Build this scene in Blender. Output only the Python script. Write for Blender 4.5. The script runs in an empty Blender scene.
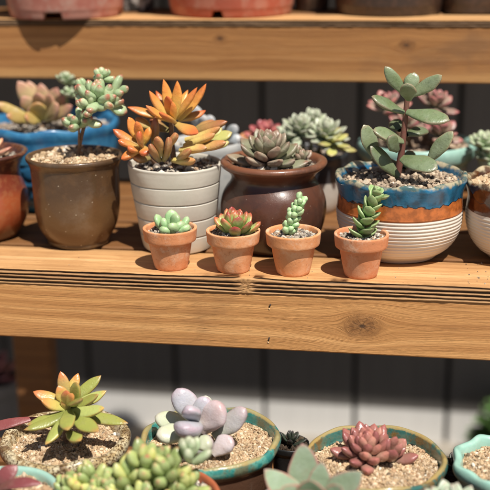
import bpy, math, random
import numpy as np
from mathutils import Vector, Matrix, noise as mnoise
rad = math.radians
sc = bpy.context.scene
col = sc.collection

# ------------------------------------------------------------------ camera
F, PITCH, YAW, ROLL = 1083.0, 17.0, 9.3, -0.7        # focal length in photo pixels, degrees
def cam_basis():
    p, s, r = rad(PITCH), rad(YAW), rad(ROLL)
    fwd = Vector((-math.sin(s) * math.cos(p), math.cos(s) * math.cos(p), -math.sin(p)))
    right = Vector((math.cos(s), math.sin(s), 0)); up = right.cross(fwd)
    R = math.cos(r) * right + math.sin(r) * up
    U = -math.sin(r) * right + math.cos(r) * up
    return R, U, fwd
CR, CU, CW = cam_basis()
CAM = Vector((0.15132, -0.92177, 0.317))
cam = bpy.data.cameras.new('camera'); cam_o = bpy.data.objects.new('camera', cam); col.objects.link(cam_o)
M = Matrix((CR, CU, -CW)).transposed().to_4x4(); M.translation = CAM
cam_o.matrix_world = M
cam.sensor_width = 36; cam.lens = 36 * F / 490; cam.clip_start = 0.05; cam.clip_end = 500
cam.dof.use_dof = True; cam.dof.focus_distance = 0.99; cam.dof.aperture_fstop = 3.9
sc.camera = cam_o
def at(u, v, y):                                     # a point of the photo on the vertical plane at depth y
    d = CW + CR * ((u - 245) / F) + CU * ((245 - v) / F)
    return CAM + d * ((y - CAM.y) / d.y)

# ------------------------------------------------------------------ light
SUN_EL, SUN_AZ = 61.0, 38.0                          # azimuth: degrees to the right of straight out from the stand
w = bpy.data.worlds.new('World'); sc.world = w; w.use_nodes = True
nt = w.node_tree
bg = nt.nodes['Background']; sky = nt.nodes.new('ShaderNodeTexSky'); sky.sky_type = 'NISHITA'; sky.sun_disc = False
sky.sun_elevation = rad(SUN_EL); sky.sun_rotation = rad(180 - SUN_AZ)
nt.links.new(sky.outputs[0], bg.inputs[0]); bg.inputs[1].default_value = 0.05
sd = bpy.data.lights.new('sun', 'SUN'); sd.energy = 5.0; sd.angle = rad(0.5); sd.color = (1, 0.95, 0.87)
so = bpy.data.objects.new('sun', sd); col.objects.link(so)
TOSUN = Vector((math.sin(rad(SUN_AZ)) * math.cos(rad(SUN_EL)), -math.cos(rad(SUN_AZ)) * math.cos(rad(SUN_EL)), math.sin(rad(SUN_EL))))
so.rotation_euler = TOSUN.to_track_quat('Z', 'Y').to_euler(); so.location = (0.5, -1, 2)
sc.view_settings.view_transform = 'Standard'; sc.view_settings.look = 'None'
sc.view_settings.exposure = 0.28; sc.view_settings.gamma = 1
sc.view_settings.use_curve_mapping = False
sc.render.engine = 'CYCLES'

# ------------------------------------------------------------------ node helpers
class G:
    def __init__(s, name):
        s.m = bpy.data.materials.new(name); s.m.use_nodes = True
        s.t = s.m.node_tree; s.b = s.t.nodes['Principled BSDF']
        s.oc = s.t.nodes.new('ShaderNodeTexCoord').outputs['Object']
        oi = s.t.nodes.new('ShaderNodeObjectInfo'); ad = s.t.nodes.new('ShaderNodeVectorMath'); ad.operation = 'MULTIPLY_ADD'
        s.t.links.new(oi.outputs['Random'], ad.inputs[0]); ad.inputs[1].default_value = (7, 3, 5); s.t.links.new(s.oc, ad.inputs[2])
        s.on = ad.outputs[0]                          # the same coordinates, shifted for each object, for noise
    def n(s, typ, **k):
        nd = s.t.nodes.new(typ)
        for a, b in k.items(): setattr(nd, a, b)
        return nd
    def put(s, sock, v):
        if v is None: return
        if isinstance(v, bpy.types.NodeSocket): s.t.links.new(v, sock)
        else:
            if sock.type == 'RGBA' and len(v) == 3: v = (*v, 1)
            sock.default_value = v
    def math(s, op, a, b=None, c=None, clamp=False):
        nd = s.n('ShaderNodeMath', operation=op, use_clamp=clamp)
        s.put(nd.inputs[0], a); s.put(nd.inputs[1], b); s.put(nd.inputs[2], c); return nd.outputs[0]
    def vec(s, scale, src=None):
        nd = s.n('ShaderNodeMapping'); s.put(nd.inputs['Vector'], src or s.oc); nd.inputs['Scale'].default_value = scale; return nd.outputs[0]
    def noise(s, scale, detail=3, vec=None, rough=.55, dist=0):
        nd = s.n('ShaderNodeTexNoise'); s.put(nd.inputs['Vector'], vec or s.on)
        nd.inputs['Scale'].default_value = scale; nd.inputs['Detail'].default_value = detail
        nd.inputs['Roughness'].default_value = rough; nd.inputs['Distortion'].default_value = dist; return nd.outputs['Fac']
    def voro(s, scale, vec=None, feature='F1', out='Distance'):
        nd = s.n('ShaderNodeTexVoronoi', feature=feature); s.put(nd.inputs['Vector'], vec or s.on)
        nd.inputs['Scale'].default_value = scale; return nd.outputs[out]
    def mix(s, f, a, b, blend='MIX'):
        nd = s.n('ShaderNodeMix', data_type='RGBA', blend_type=blend); nd.clamp_factor = True
        s.put(nd.inputs[0], f); s.put(nd.inputs[6], a); s.put(nd.inputs[7], b); return nd.outputs[2]
    def rng(s, v, a, b, c=0., d=1., smooth=True):
        nd = s.n('ShaderNodeMapRange', interpolation_type='SMOOTHSTEP' if smooth else 'LINEAR')
        s.put(nd.inputs[0], v)
        for i, x in enumerate((a, b, c, d)): nd.inputs[i + 1].default_value = x
        return nd.outputs[0]
    def ramp(s, f, stops):
        nd = s.n('ShaderNodeValToRGB'); cr = nd.color_ramp; s.put(nd.inputs[0], f)
        while len(cr.elements) < len(stops): cr.elements.new(.5)
        for e, (p, c) in zip(cr.elements, stops): e.position = p; e.color = (*c, 1)
        return nd.outputs[0]
    def attr(s, name='ca'):
        nd = s.n('ShaderNodeAttribute', attribute_name=name); return nd
    def sep(s, v):
        nd = s.n('ShaderNodeSeparateXYZ'); s.put(nd.inputs[0], v); return nd.outputs
    def bump(s, h, dist, strength=1.):
        nd = s.n('ShaderNodeBump'); s.put(nd.inputs['Height'], h); nd.inputs['Distance'].default_value = dist
        nd.inputs['Strength'].default_value = strength; s.t.links.new(nd.outputs[0], s.b.inputs['Normal'])
    def done(s, color, rough=.6, spec=.5, coat=0, sss=0, metal=0, sssr=(.6, .5, .2)):
        s.put(s.b.inputs['Base Color'], color); s.put(s.b.inputs['Roughness'], rough)
        s.b.inputs['Specular IOR Level'].default_value = spec
        s.b.inputs['Coat Weight'].default_value = coat; s.b.inputs['Coat Roughness'].default_value = .12
        if sss:
            s.b.inputs['Subsurface Weight'].default_value = sss; s.b.inputs['Subsurface Scale'].default_value = .004
            s.b.inputs['Subsurface Radius'].default_value = sssr
        s.b.inputs['Metallic'].default_value = metal
        return s.m
def sr(*c):                                          # sRGB 0..255 to linear
    return tuple(((x / 255) / 12.92 if x / 255 <= .04045 else ((x / 255 + .055) / 1.055) ** 2.4) for x in c)

# ------------------------------------------------------------------ materials
def wood_mat(name, tint=(1, 1, 1), knots=(), dark=1., seed=0., rough=.68, freq=1., stains=.38, sap=None):
    g = G(name)
    x, y, z = g.sep(g.oc)
    kf = None; zf = z
    for kx, kz, kr in knots:
        dx = g.math('MULTIPLY', g.math('SUBTRACT', x, kx), .6); dz = g.math('SUBTRACT', z, kz)
        r2 = g.math('ADD', g.math('MULTIPLY', dx, dx), g.math('MULTIPLY', dz, dz))
        A2 = (kr * .95) ** 2
        fl = g.math('DIVIDE', A2, g.math('ADD', r2, A2 * .25))     # flow round a post
        zf = g.math('SUBTRACT', zf, g.math('MULTIPLY', dz, fl))
        d0 = g.math('SQRT', r2)
        ang = g.math('ARCTAN2', dz, dx)
        d = g.math('ADD', d0, g.math('MULTIPLY', g.math('SUBTRACT', g.noise(140, 5, rough=.7), .5), kr * 1.1))
        f = g.rng(d, kr * 1.25, kr * .45)
        ray = g.math('POWER', g.math('ABSOLUTE', g.math('SINE', g.math('ADD', g.math('MULTIPLY', ang, 4.5), g.math('MULTIPLY', g.noise(120, 3), 5)))), 10)
        ray = g.math('MULTIPLY', ray, g.rng(d0, kr * 1.0, kr * .2))
        k = (d, d0, kr, ray)
        kf = (f, k) if kf is None else (g.math('MAXIMUM', kf[0], f), (g.math('MINIMUM', kf[1][0], d), g.math('MINIMUM', kf[1][1], d0), kr, g.math('MAXIMUM', kf[1][3], ray)))
    warp = g.math('MULTIPLY', g.math('SUBTRACT', g.noise(5 + seed, 2), .5), .012)
    cb = g.n('ShaderNodeCombineXYZ'); g.put(cb.inputs[0], g.math('ADD', x, seed)); g.put(cb.inputs[1], g.math('ADD', y, warp)); g.put(cb.inputs[2], g.math('ADD', zf, warp))
    v = cb.outputs[0]
    broad = g.noise(1, 4, g.vec((1.3, 60 * freq, 105 * freq), v), .62)
    ring = g.noise(1, 3, g.vec((1.1, 300 * freq, 330 * freq), v), .6)
    fine = g.noise(1, 3, g.vec((22, 1300, 1300), v), .6)
    pore = g.noise(1, 2, g.vec((150, 2200, 2200), v), .5)
    ringf = g.rng(ring, .38, .64)
    c = g.ramp(broad, [(.28, tuple(a * b * dark for a, b in zip((.38, .18, .062), tint))), (.52, tuple(a * b * dark for a, b in zip((.57, .30, .112), tint))), (.75, tuple(a * b * dark for a, b in zip((.70, .41, .175), tint)))])
    c = g.mix(g.math('MULTIPLY', ringf, .5), c, tuple(a * b * dark for a, b in zip((.34, .15, .048), tint)))
    c = g.mix(g.math('MULTIPLY', g.rng(fine, .5, .8), .45), c, tuple(a * dark for a in (.27, .13, .05)))
    c = g.mix(g.math('MULTIPLY', g.rng(pore, .62, .8), .5), c, tuple(a * dark for a in (.16, .075, .03)))
    c = g.mix(g.math('MULTIPLY', g.rng(g.noise(650, 3, g.vec((.35, 1, 1)), .7), .5, .75), .28), c, tuple(a * dark for a in (.30, .15, .06)))
    stain = g.rng(g.noise(9, 4, g.vec((1, 1, 2.2))), .56, .74)
    c = g.mix(g.math('MULTIPLY', stain, stains), c, tuple(a * dark for a in (.20, .10, .045)))
    if sap is not None:                               # pale sapwood along the lower edge
        c = g.mix(g.math('MULTIPLY', g.rng(g.math('ADD', z, g.math('MULTIPLY', warp, .3)), sap + .006, sap - .006), .55), c, (.60, .34, .13))
    if kf:
        d, d0, kr, ray = kf[1]
        sw = g.math('ADD', g.math('MULTIPLY', g.math('SINE', g.math('MULTIPLY', d, 1500)), .5), .5)
        c = g.mix(g.math('MULTIPLY', kf[0], g.math('ADD', g.math('MULTIPLY', sw, .3), .42)), c, (.16, .065, .022))
        c = g.mix(g.math('MULTIPLY', ray, .5), c, (.05, .025, .012))
        c = g.mix(g.math('MULTIPLY', g.rng(d0, kr * .30, kr * .08), .85), c, (.05, .025, .012))
    g.bump(g.math('ADD', g.math('MULTIPLY', fine, .6), g.math('ADD', g.math('MULTIPLY', ring, .45), g.math('MULTIPLY', pore, .3))), .0009, .8)
    # dirt held in the grooves and splits of the weathered edge
    at_ = g.sep(g.attr().outputs['Color'])
    c = g.mix(at_[0], c, (.055, .035, .026))
    return g.done(c, g.math('ADD', g.math('MULTIPLY', ringf, -.1), rough), .35)

def glaze(name, stops, wob=.003, wsc=60, mott=None, mamt=.4, msc=150, rough=.3, coat=.5, speck=None, bumpd=.0004, bsc=120, edge=.0006, sp_scale=420, sp_r=.16, dust=.0, spec=.5):
    """colour zones by height (object z), with wandering boundaries, mottling and specks"""
    g = G(name); x, y, z = g.sep(g.oc)
    zz = g.math('ADD', z, g.math('MULTIPLY', g.math('SUBTRACT', g.noise(wsc, 3), .5), wob * 2))
    c = stops[0][1]
    for zb, cc in stops[1:]:
        c = g.mix(g.rng(zz, zb - edge, zb + edge), c, cc)
    if mott is not None:
        c = g.mix(g.math('MULTIPLY', g.rng(g.noise(msc, 4, rough=.65), .45, .62), mamt), c, mott)
    if speck is not None:
        cc, amt = speck
        vo = g.n('ShaderNodeTexVoronoi'); g.put(vo.inputs['Vector'], g.on); vo.inputs['Scale'].default_value = sp_scale
        sel = g.sep(vo.outputs['Color'])[0]
        f = g.math('MULTIPLY', g.rng(vo.outputs['Distance'], sp_r * 1.5, sp_r), g.rng(sel, 1 - amt, 1 - amt + .02))
        c = g.mix(f, c, cc)
    if dust:
        c = g.mix(g.math('MULTIPLY', g.rng(g.noise(45, 5, rough=.7), .48, .75), dust), c, (.42, .36, .29))
    if name == 'terracotta':                          # each pot a slightly different firing, lime on the lower body
        hs = g.n('ShaderNodeHueSaturation'); oi = g.n('ShaderNodeObjectInfo'); g.put(hs.inputs['Color'], c)
        g.put(hs.inputs['Value'], g.math('ADD', g.math('MULTIPLY', oi.outputs['Random'], .22), .90)); g.put(hs.inputs['Hue'], g.math('ADD', g.math('MULTIPLY', oi.outputs['Random'], .016), .492))
        c = g.mix(g.math('MULTIPLY', g.rng(g.noise(70, 5, rough=.75), .52, .66), .45), hs.outputs[0], (.72, .52, .38))
        c = g.mix(g.math('MULTIPLY', g.rng(g.noise(300, 4, rough=.7), .56, .70), .5), c, (.36, .15, .07))
    g.bump(g.math('ADD', g.noise(bsc, 4), g.math('MULTIPLY', g.noise(bsc * 6, 2), .25)), bumpd, .8)
    ro = g.math('ADD', g.math('MULTIPLY', g.noise(70, 4), .25), rough - .1)
    return g.done(c, ro, spec, coat)

def leaf_mat(name, base, mid, tip, edge=None, ts=.72, te=.98, rough=.42, sss=.12, var=.25, mott=.12, eamt=.8, wax=None, epow=.86, alt=None):
    g = G(name); a = g.sep(g.attr().outputs['Color'])
    c = g.mix(g.rng(a[0], .05, .55), base, mid)
    if alt is not None: c = g.mix(g.rng(a[2], .45, .95), c, alt)
    n1 = g.noise(140, 4)
    c = g.mix(g.rng(g.math('ADD', a[0], g.math('MULTIPLY', g.math('SUBTRACT', n1, .5), .25)), ts, te), c, tip)
    if edge is not None:
        ef = g.math('MULTIPLY', g.rng(a[1], epow, 1.), g.rng(a[0], .3, .7))
        c = g.mix(g.math('MULTIPLY', ef, eamt), c, edge)
    c = g.mix(g.math('MULTIPLY', g.rng(g.noise(260, 4, rough=.7), .5, .72), mott), c, tuple(x * .45 for x in mid))
    vo = g.n('ShaderNodeTexVoronoi'); g.put(vo.inputs['Vector'], g.on); vo.inputs['Scale'].default_value = 330
    fl = g.math('MULTIPLY', g.rng(vo.outputs['Distance'], .20, .10), g.rng(g.sep(vo.outputs['Color'])[1], .80, .84))
    c = g.mix(g.math('MULTIPLY', fl, .55), c, (.20, .13, .08))          # scars and corky flecks
    c = g.mix(g.math('MULTIPLY', g.rng(g.noise(55, 4, rough=.7), .52, .70), .22), c, (.36, .30, .22))   # dust
    # waxy bloom
    if wax is not None: c = g.mix(g.math('MULTIPLY', g.rng(g.noise(90, 5), .35, .7), .45), c, wax)
    br = g.n('ShaderNodeHueSaturation'); g.put(br.inputs['Color'], c)
    g.put(br.inputs['Value'], g.math('ADD', g.math('MULTIPLY', a[2], var * 2), 1 - var)); 
    g.put(br.inputs['Hue'], g.math('ADD', g.math('MULTIPLY', a[2], .02), .49))
    g.bump(g.math('ADD', g.noise(160, 3), g.math('MULTIPLY', g.noise(700, 3), .3)), .0009, .7)
    return g.done(br.outputs[0], g.math('ADD', g.math('MULTIPLY', g.noise(60, 4), .35), rough - .2), .55, 0, sss * .55)

def simple(name, c, rough=.7, c2=None, sc_=120, amt=.4, bumpd=.0003, coat=0, spec=.4):
    g = G(name)
    cc = c if c2 is None else g.mix(g.math('MULTIPLY', g.rng(g.noise(sc_, 5, rough=.65), .4, .65), amt), c, c2)
    g.bump(g.noise(sc_ * 3, 4), bumpd, .8)
    return g.done(cc, rough, spec, coat)

def gravel_mat():
    g = G('grit'); a = g.attr().outputs['Color']
    c = g.mix(g.math('MULTIPLY', g.rng(g.noise(900, 3), .4, .7), .35), a, g.mix(.5, a, (.1, .06, .03)))
    g.bump(g.noise(1800, 3), .0004, .7)
    return g.done(c, .9, .15)
GRAVEL = gravel_mat()

# ------------------------------------------------------------------ mesh builder
class MB:
    def __init__(s): s.v = []; s.q = []; s.t = []; s.a = []; s.n = 0; s.tf = Matrix.Identity(4)
    def add(s, v, quads=None, tris=None, a=None):
        v = np.asarray(v, float).reshape(-1, 3)
        m = np.array(s.tf); v = v @ m[:3, :3].T + m[:3, 3]
        s.v.append(v)
        if quads is not None and len(quads): s.q.append(np.asarray(quads, int) + s.n)
        if tris is not None and len(tris): s.t.append(np.asarray(tris, int) + s.n)
        if a is None: a = np.zeros((len(v), 3))
        s.a.append(np.asarray(a, float).reshape(-1, 3)); s.n += len(v)
    def build(s, name, mat, parent=None, smooth=True, loc=None):
        V = np.concatenate(s.v); A = np.concatenate(s.a)
        Q = np.concatenate(s.q) if s.q else np.zeros((0, 4), int); T = np.concatenate(s.t) if s.t else np.zeros((0, 3), int)
        me = bpy.data.meshes.new(name); me.vertices.add(len(V)); me.vertices.foreach_set('co', V.ravel())
        idx = np.concatenate([Q.ravel(), T.ravel()]); me.loops.add(len(idx)); me.loops.foreach_set('vertex_index', idx)
        st = np.concatenate([np.arange(len(Q)) * 4, len(Q) * 4 + np.arange(len(T)) * 3])
        me.polygons.add(len(st)); me.polygons.foreach_set('loop_start', st)
        me.update(calc_edges=True); me.validate()
        at_ = me.color_attributes.new('ca', 'FLOAT_COLOR', 'POINT')
        at_.data.foreach_set('color', np.concatenate([A, np.ones((len(A), 1))], 1).ravel())
        me.polygons.foreach_set('use_smooth', np.full(len(st), smooth))
        me.materials.append(mat)
        o = bpy.data.objects.new(name, me); col.objects.link(o)
        if parent is not None: o.parent = parent
        if loc is not None: o.location = loc
        return o
def grid_quads(r, c, wrap=False):
    i = np.arange(r - 1)[:, None]; j = np.arange(c if wrap else c - 1)[None, :]
    j2 = (j + 1) % c
    return np.stack([i * c + j, i * c + j2, (i + 1) * c + j2, (i + 1) * c + j], -1).reshape(-1, 4)

def thing(name, label, cat, loc=(0, 0, 0), group=None, rz=0):
    o = bpy.data.objects.new(name, None); col.objects.link(o); o.empty_display_size = .02
    o.location = loc; o.rotation_euler[2] = rz; o['label'] = label; o['category'] = cat
    if group: o['group'] = group
    return o
def tag(o, label, cat, group=None):
    o['label'] = label; o['category'] = cat
    if group: o['group'] = group
    return o

def chaikin(p, it=2):
    p = np.asarray(p, float)
    for _ in range(it):
        a = p[:-1] * .75 + p[1:] * .25; b = p[:-1] * .25 + p[1:] * .75
        p = np.concatenate([p[:1], np.stack([a, b], 1).reshape(-1, 2), p[-1:]])
    return p
def resample(p, step):
    out = [p[0]]
    for a, b in zip(p[:-1], p[1:]):
        n = max(1, int(np.linalg.norm(b - a) / step))
        for k in range(1, n + 1): out.append(a + (b - a) * k / n)
    return np.array(out)
def lathe(mb, prof, seg=96, rmod=None, zmod=None, amod=None, step=.002, it=2, wobble=.0006, seed=0):
    p = resample(chaikin(prof, it), step)
    th = np.linspace(0, 2 * math.pi, seg, endpoint=False)
    Rr = np.repeat(p[:, :1], seg, 1); Z = np.repeat(p[:, 1:], seg, 1); TH = np.repeat(th[None], len(p), 0)
    K = np.repeat(np.linspace(0, 1, len(p))[:, None], seg, 1)
    f = np.minimum(1, Rr / .01)
    Rr = Rr + f * wobble * (np.sin(2 * TH + seed) + .6 * np.sin(3 * TH + seed * 2.3 + Z * 40) + .3 * np.sin(7 * TH + Z * 90 + seed))
    if rmod is not None: Rr = Rr + rmod(TH, Z, Rr, K)
    if zmod is not None: Z = Z + zmod(TH, Z, Rr, K)
    A = None
    if amod is not None: A = np.stack([amod(TH, Z, Rr, K)] * 3, -1).reshape(-1, 3)
    mb.add(np.stack([Rr * np.cos(TH), Rr * np.sin(TH), Z], -1), grid_quads(len(p), seg, True)[:, ::-1], a=A)

# gravel: uneven surface plus loose angular grains
ICO_V = None
def ico():
    t = (1 + 5 ** .5) / 2
    v = np.array([(-1, t, 0), (1, t, 0), (-1, -t, 0), (1, -t, 0), (0, -1, t), (0, 1, t), (0, -1, -t), (0, 1, -t), (t, 0, -1), (t, 0, 1), (-t, 0, -1), (-t, 0, 1)], float)
    f = np.array([(0, 11, 5), (0, 5, 1), (0, 1, 7), (0, 7, 10), (0, 10, 11), (1, 5, 9), (5, 11, 4), (11, 10, 2), (10, 7, 6), (7, 1, 8), (3, 9, 4), (3, 4, 2), (3, 2, 6), (3, 6, 8), (3, 8, 9), (4, 9, 5), (2, 4, 11), (6, 2, 10), (8, 6, 7), (9, 8, 1)])
    return v / np.linalg.norm(v[0]), f
IV, IF = ico()
def grains(mb, pts, sizes, cols, rng):
    n = len(pts)
    q = rng.normal(size=(n, 4)); q /= np.linalg.norm(q, axis=1)[:, None]
    w_, x, y, z = q.T
    Rm = np.stack([1 - 2 * (y * y + z * z), 2 * (x * y - z * w_), 2 * (x * z + y * w_), 2 * (x * y + z * w_), 1 - 2 * (x * x + z * z), 2 * (y * z - x * w_), 2 * (x * z - y * w_), 2 * (y * z + x * w_), 1 - 2 * (x * x + y * y)], -1).reshape(n, 3, 3)
    base = IV[None] * rng.uniform(.72, 1.22, (n, 12, 1)) * rng.uniform(.6, 1.25, (n, 1, 3))
    v = np.einsum('nij,nkj->nki', Rm, base) * sizes[:, None, None] + pts[:, None, :]
    f = IF[None] + (np.arange(n) * 12)[:, None, None]
    mb.add(v, tris=f.reshape(-1, 3), a=np.repeat(cols, 12, 0))
TAN = [(.59, .43, .27), (.63, .48, .32), (.52, .37, .22), (.69, .56, .40), (.42, .27, .16), (.56, .41, .25)]
MIXED = [(.5, .42, .33), (.3, .25, .2), (.62, .56, .47), (.12, .1, .09), (.42, .28, .18), (.7, .65, .56), (.2, .17, .15)]
def gravel(parent, R, z, pal=TAN, size=.0009, dens=1., mound=.002, seed=1, name='grit', tilt=0):
    rng = np.random.default_rng(seed); mb = MB()
    nr, ns = 26, 72
    r = np.linspace(0, R, nr); th = np.linspace(0, 2 * math.pi, ns, endpoint=False)
    X = r[:, None] * np.cos(th); Y = r[:, None] * np.sin(th)
    def hgt(x, y):
        return z + mound * (1 - (x * x + y * y) / R / R) + .0011 * np.sin(x * 190 + seed) * np.sin(y * 170 + seed * 2) + .0007 * np.sin(x * 420 + y * 300) + tilt * y
    Z = hgt(X, Y) + rng.normal(0, size * .35, X.shape)
    base = np.array(pal[-1]) * .65
    mb.add(np.stack([X, Y, Z], -1), grid_quads(nr, ns, True), a=np.tile(base, (nr * ns, 1)))
    n = int(min(14000, dens * 1.25 * R * R / (size * size)))
    rr = R * np.sqrt(rng.random(n)) * .985; tt = rng.random(n) * 2 * math.pi
    s = size * np.clip(rng.lognormal(-.05, .5, n), .4, 3.4)
    x = rr * np.cos(tt); y = rr * np.sin(tt)
    P = np.stack([x, y, hgt(x, y) + s * rng.uniform(-.2, .6, n)], -1)
    C = np.array(pal)[rng.integers(0, len(pal), n)] * rng.uniform(.8, 1.15, (n, 1))
    C *= (1 + .16 * np.sin(x * 130 + seed) * np.sin(y * 110 + seed * 3))[:, None]; dk = rng.random(n) < .06; C[dk] *= .3; lt = rng.random(n) < .012; C[lt] = (.78, .72, .62)
    grains(mb, P, s, C, rng)
    o = mb.build(name, GRAVEL, parent, smooth=False)
    return o

# ------------------------------------------------------------------ leaves
def leaf(mb, base, d, nrm, L, W, T, tp=.6, curl=.3, bw=.45, cup=.0, wide=.62, mucro=0., ns=12, m=14, rnd=None, rng=random, t0=0.):
    """one succulent leaf: plump, tapered, curved along its length. d direction, nrm upper side."""
    d = Vector(d).normalized(); nrm = Vector(nrm); nrm = (nrm - d * nrm.dot(d))
    if nrm.length < 1e-5: nrm = d.orthogonal()
    nrm.normalize(); sd_ = nrm.cross(d)
    s = np.linspace(0, 1, ns) ** .9; s[-1] = .997
    k1 = np.clip(s / wide, 0, 1); x = np.clip((s - wide) / (1 - wide), 0, 1)
    f = (bw + (1 - bw) * np.sin(k1 * math.pi / 2) ** 1.3) * np.maximum(1 - x ** 2, 0) ** tp
    gth = (.6 + .4 * np.sin(np.clip(s / .5, 0, 1) * math.pi / 2)) * np.maximum(1 - x ** 2.2, 0) ** (.5 if tp < .8 else .7)
    if mucro: f = f + 0
    ang = curl * (s - .25)
    ds = np.diff(s, prepend=0) * L
    X = np.cumsum(np.cos(ang) * ds); Z = np.cumsum(np.sin(ang) * ds)
    X -= X[0]; Z -= Z[0]
    ph = np.linspace(0, 2 * math.pi, m, endpoint=False)
    cy = np.cos(ph); cz = np.sin(ph)
    cyy = np.sign(cy) * np.abs(cy) ** .9
    hh = np.where(cz > 0, .75, 1.15) * cz * T / 2
    rv = (rng.random() if rnd is None else rnd)
    wv = 1 + .06 * math.sin(rv * 50)
    yy = f[:, None] * cyy[None] * W / 2 * wv
    zz = gth[:, None] * hh[None] + cup * W * (f[:, None] * cyy[None]) ** 2 
    und = 1 + .05 * np.sin(ph[None] * 2 + rv * 20 + s[:, None] * 5) + .035 * np.sin(ph[None] * 3 + rv * 33 - s[:, None] * 9) + .02 * np.sin(s[:, None] * 17 + rv * 60)
    yy = yy * und; zz = zz * und
    yy = yy + (np.sin(s * 3 + rv * 9) * W * .04)[:, None]
    px = X[:, None] - np.sin(ang)[:, None] * zz; pz = Z[:, None] + np.cos(ang)[:, None] * zz
    D = np.array(d); N = np.array(nrm); S = np.array(sd_); B = np.array(base)
    V = B + px[..., None] * D + yy[..., None] * S + pz[..., None] * N
    A = np.stack([np.repeat(s[:, None], m, 1), np.repeat(np.abs(cy)[None], ns, 0), np.full((ns, m), rv)], -1)
    mb.add(np.concatenate([V.reshape(-1, 3), B[None] + V[-1].mean(0)[None] - B[None] + D * L * (.004 + mucro)]),
           grid_quads(ns, m, True), [[(ns - 1) * m + j, (ns - 1) * m + (j + 1) % m, ns * m] for j in range(m)],
           np.concatenate([A.reshape(-1, 3), [[1, 1, rv]]]))

def rosette(mb, c, n, L, W, T, e_out=10, e_in=80, inner=.45, tp=.7, curl=.35, axis=(0, 0, 1), h=.3, r0=.12, bw=.5, cup=.05, seed=0, jit=6, mucro=0., p=1., ph0=0., wide=.62, droop=None):
    rng = random.Random(seed)
    q = Vector((0, 0, 1)).rotation_difference(Vector(axis).normalized())
    c = Vector(c)
    for i in range(n):
        k = (i / max(1, n - 1)) ** p
        a = rad(137.5 * i + ph0 + rng.uniform(-jit, jit)); e = rad(e_out + (e_in - e_out) * k + rng.uniform(-jit, jit))
        sc_ = (1 + (inner - 1) * k) * rng.uniform(.92, 1.08)
        o = Vector((math.cos(a), math.sin(a), 0)); d = o * math.cos(e) + Vector((0, 0, 1)) * math.sin(e)
        nr = -o * math.sin(e) + Vector((0, 0, 1)) * math.cos(e)
        b = o * (L * r0 * (1 - k)) + Vector((0, 0, h * L * k))
        leaf(mb, c + q @ b, q @ d, q @ nr, L * sc_, W * (1 + (inner - 1) * k * .8), T * (1 + (inner - 1) * k * .6), tp, curl, bw, cup, wide, mucro, rng=rng)
def tube(mb, pts, radii, seg=12, a=(.2, 0, .5)):
    pts = [Vector(p) for p in pts]; rings = []
    for i, p in enumerate(pts):
        d = (pts[min(i + 1, len(pts) - 1)] - pts[max(i - 1, 0)]).normalized()
        u = d.orthogonal().normalized() if i == 0 else (u - d * u.dot(d)).normalized()
        w_ = d.cross(u)
        rings.append([p + (u * math.cos(t) + w_ * math.sin(t)) * radii[i] * (1 + .08 * math.sin(3 * t + i * 2)) for t in np.linspace(0, 2 * math.pi, seg, endpoint=False)])
    n = len(pts)
    mb.add([v for r in rings for v in r], grid_quads(n, seg, True), a=[a] * (n * seg))
def curve(p0, p1, bend=(0, 0, 0), n=8):
    p0, p1, b = Vector(p0), Vector(p1), Vector(bend)
    return [p0.lerp(p1, k / (n - 1)) + b * math.sin(math.pi * k / (n - 1)) for k in range(n)]
BARK = simple('succulent_stem', (.16, .085, .05), .7, (.3, .2, .12), 300, .6)
GSTEM = simple('green_stem', (.22, .25, .1), .6, (.3, .2, .12), 300, .5)
def stem(parent, pts, r0, r1, mat=None, n=None):
    mb = MB(); k = len(pts); tube(mb, pts, [r0 + (r1 - r0) * i / (k - 1) for i in range(k)]); return mb.build('stem', mat or BARK, parent)

# ================================================================== SETTING
def box(mb, x0, x1, y0, y1, z0, z1, bev=.001, nx=2, nz=2, a=(0, 0, 0)):
    """box with chamfered long edges, extruded along x"""
    b = bev
    pr = [(y0 + b, z0), (y1 - b, z0), (y1, z0 + b), (y1, z1 - b), (y1 - b, z1), (y0 + b, z1), (y0, z1 - b), (y0, z0 + b)]
    v = []; xs = np.linspace(x0, x1, nx)
    for x in xs:
        for (y, z) in pr: v.append((x, y, z))
    q = grid_quads(nx, 8, True)[:, ::-1]
    n = len(pr)
    cap = [[0, 1, 2, 3], [0, 3, 4, 7], [4, 5, 6, 7]]
    capq = [c[::-1] for c in cap] + [[(nx - 1) * n + i for i in c] for c in cap]
    mb.add(v, np.concatenate([q, np.array(capq)]), a=[a] * len(v))

# ground
GZ = -.578
g = G('concrete_ground')
c = g.ramp(g.noise(3, 6), [(.3, (.27, .24, .20)), (.7, (.38, .34, .29))])
c = g.mix(g.math('MULTIPLY', g.rng(g.noise(120, 5), .5, .7), .4), c, (.25, .21, .17))
g.bump(g.noise(150, 5), .002, .8)
mb = MB(); xs = np.linspace(-40, 40, 41)
XX, YY = np.meshgrid(xs, xs); mb.add(np.stack([XX, YY, np.full_like(XX, GZ)], -1), grid_quads(41, 41))
o = mb.build('ground', g.done(c, .9, .2), smooth=False); o['kind'] = 'structure'

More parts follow.
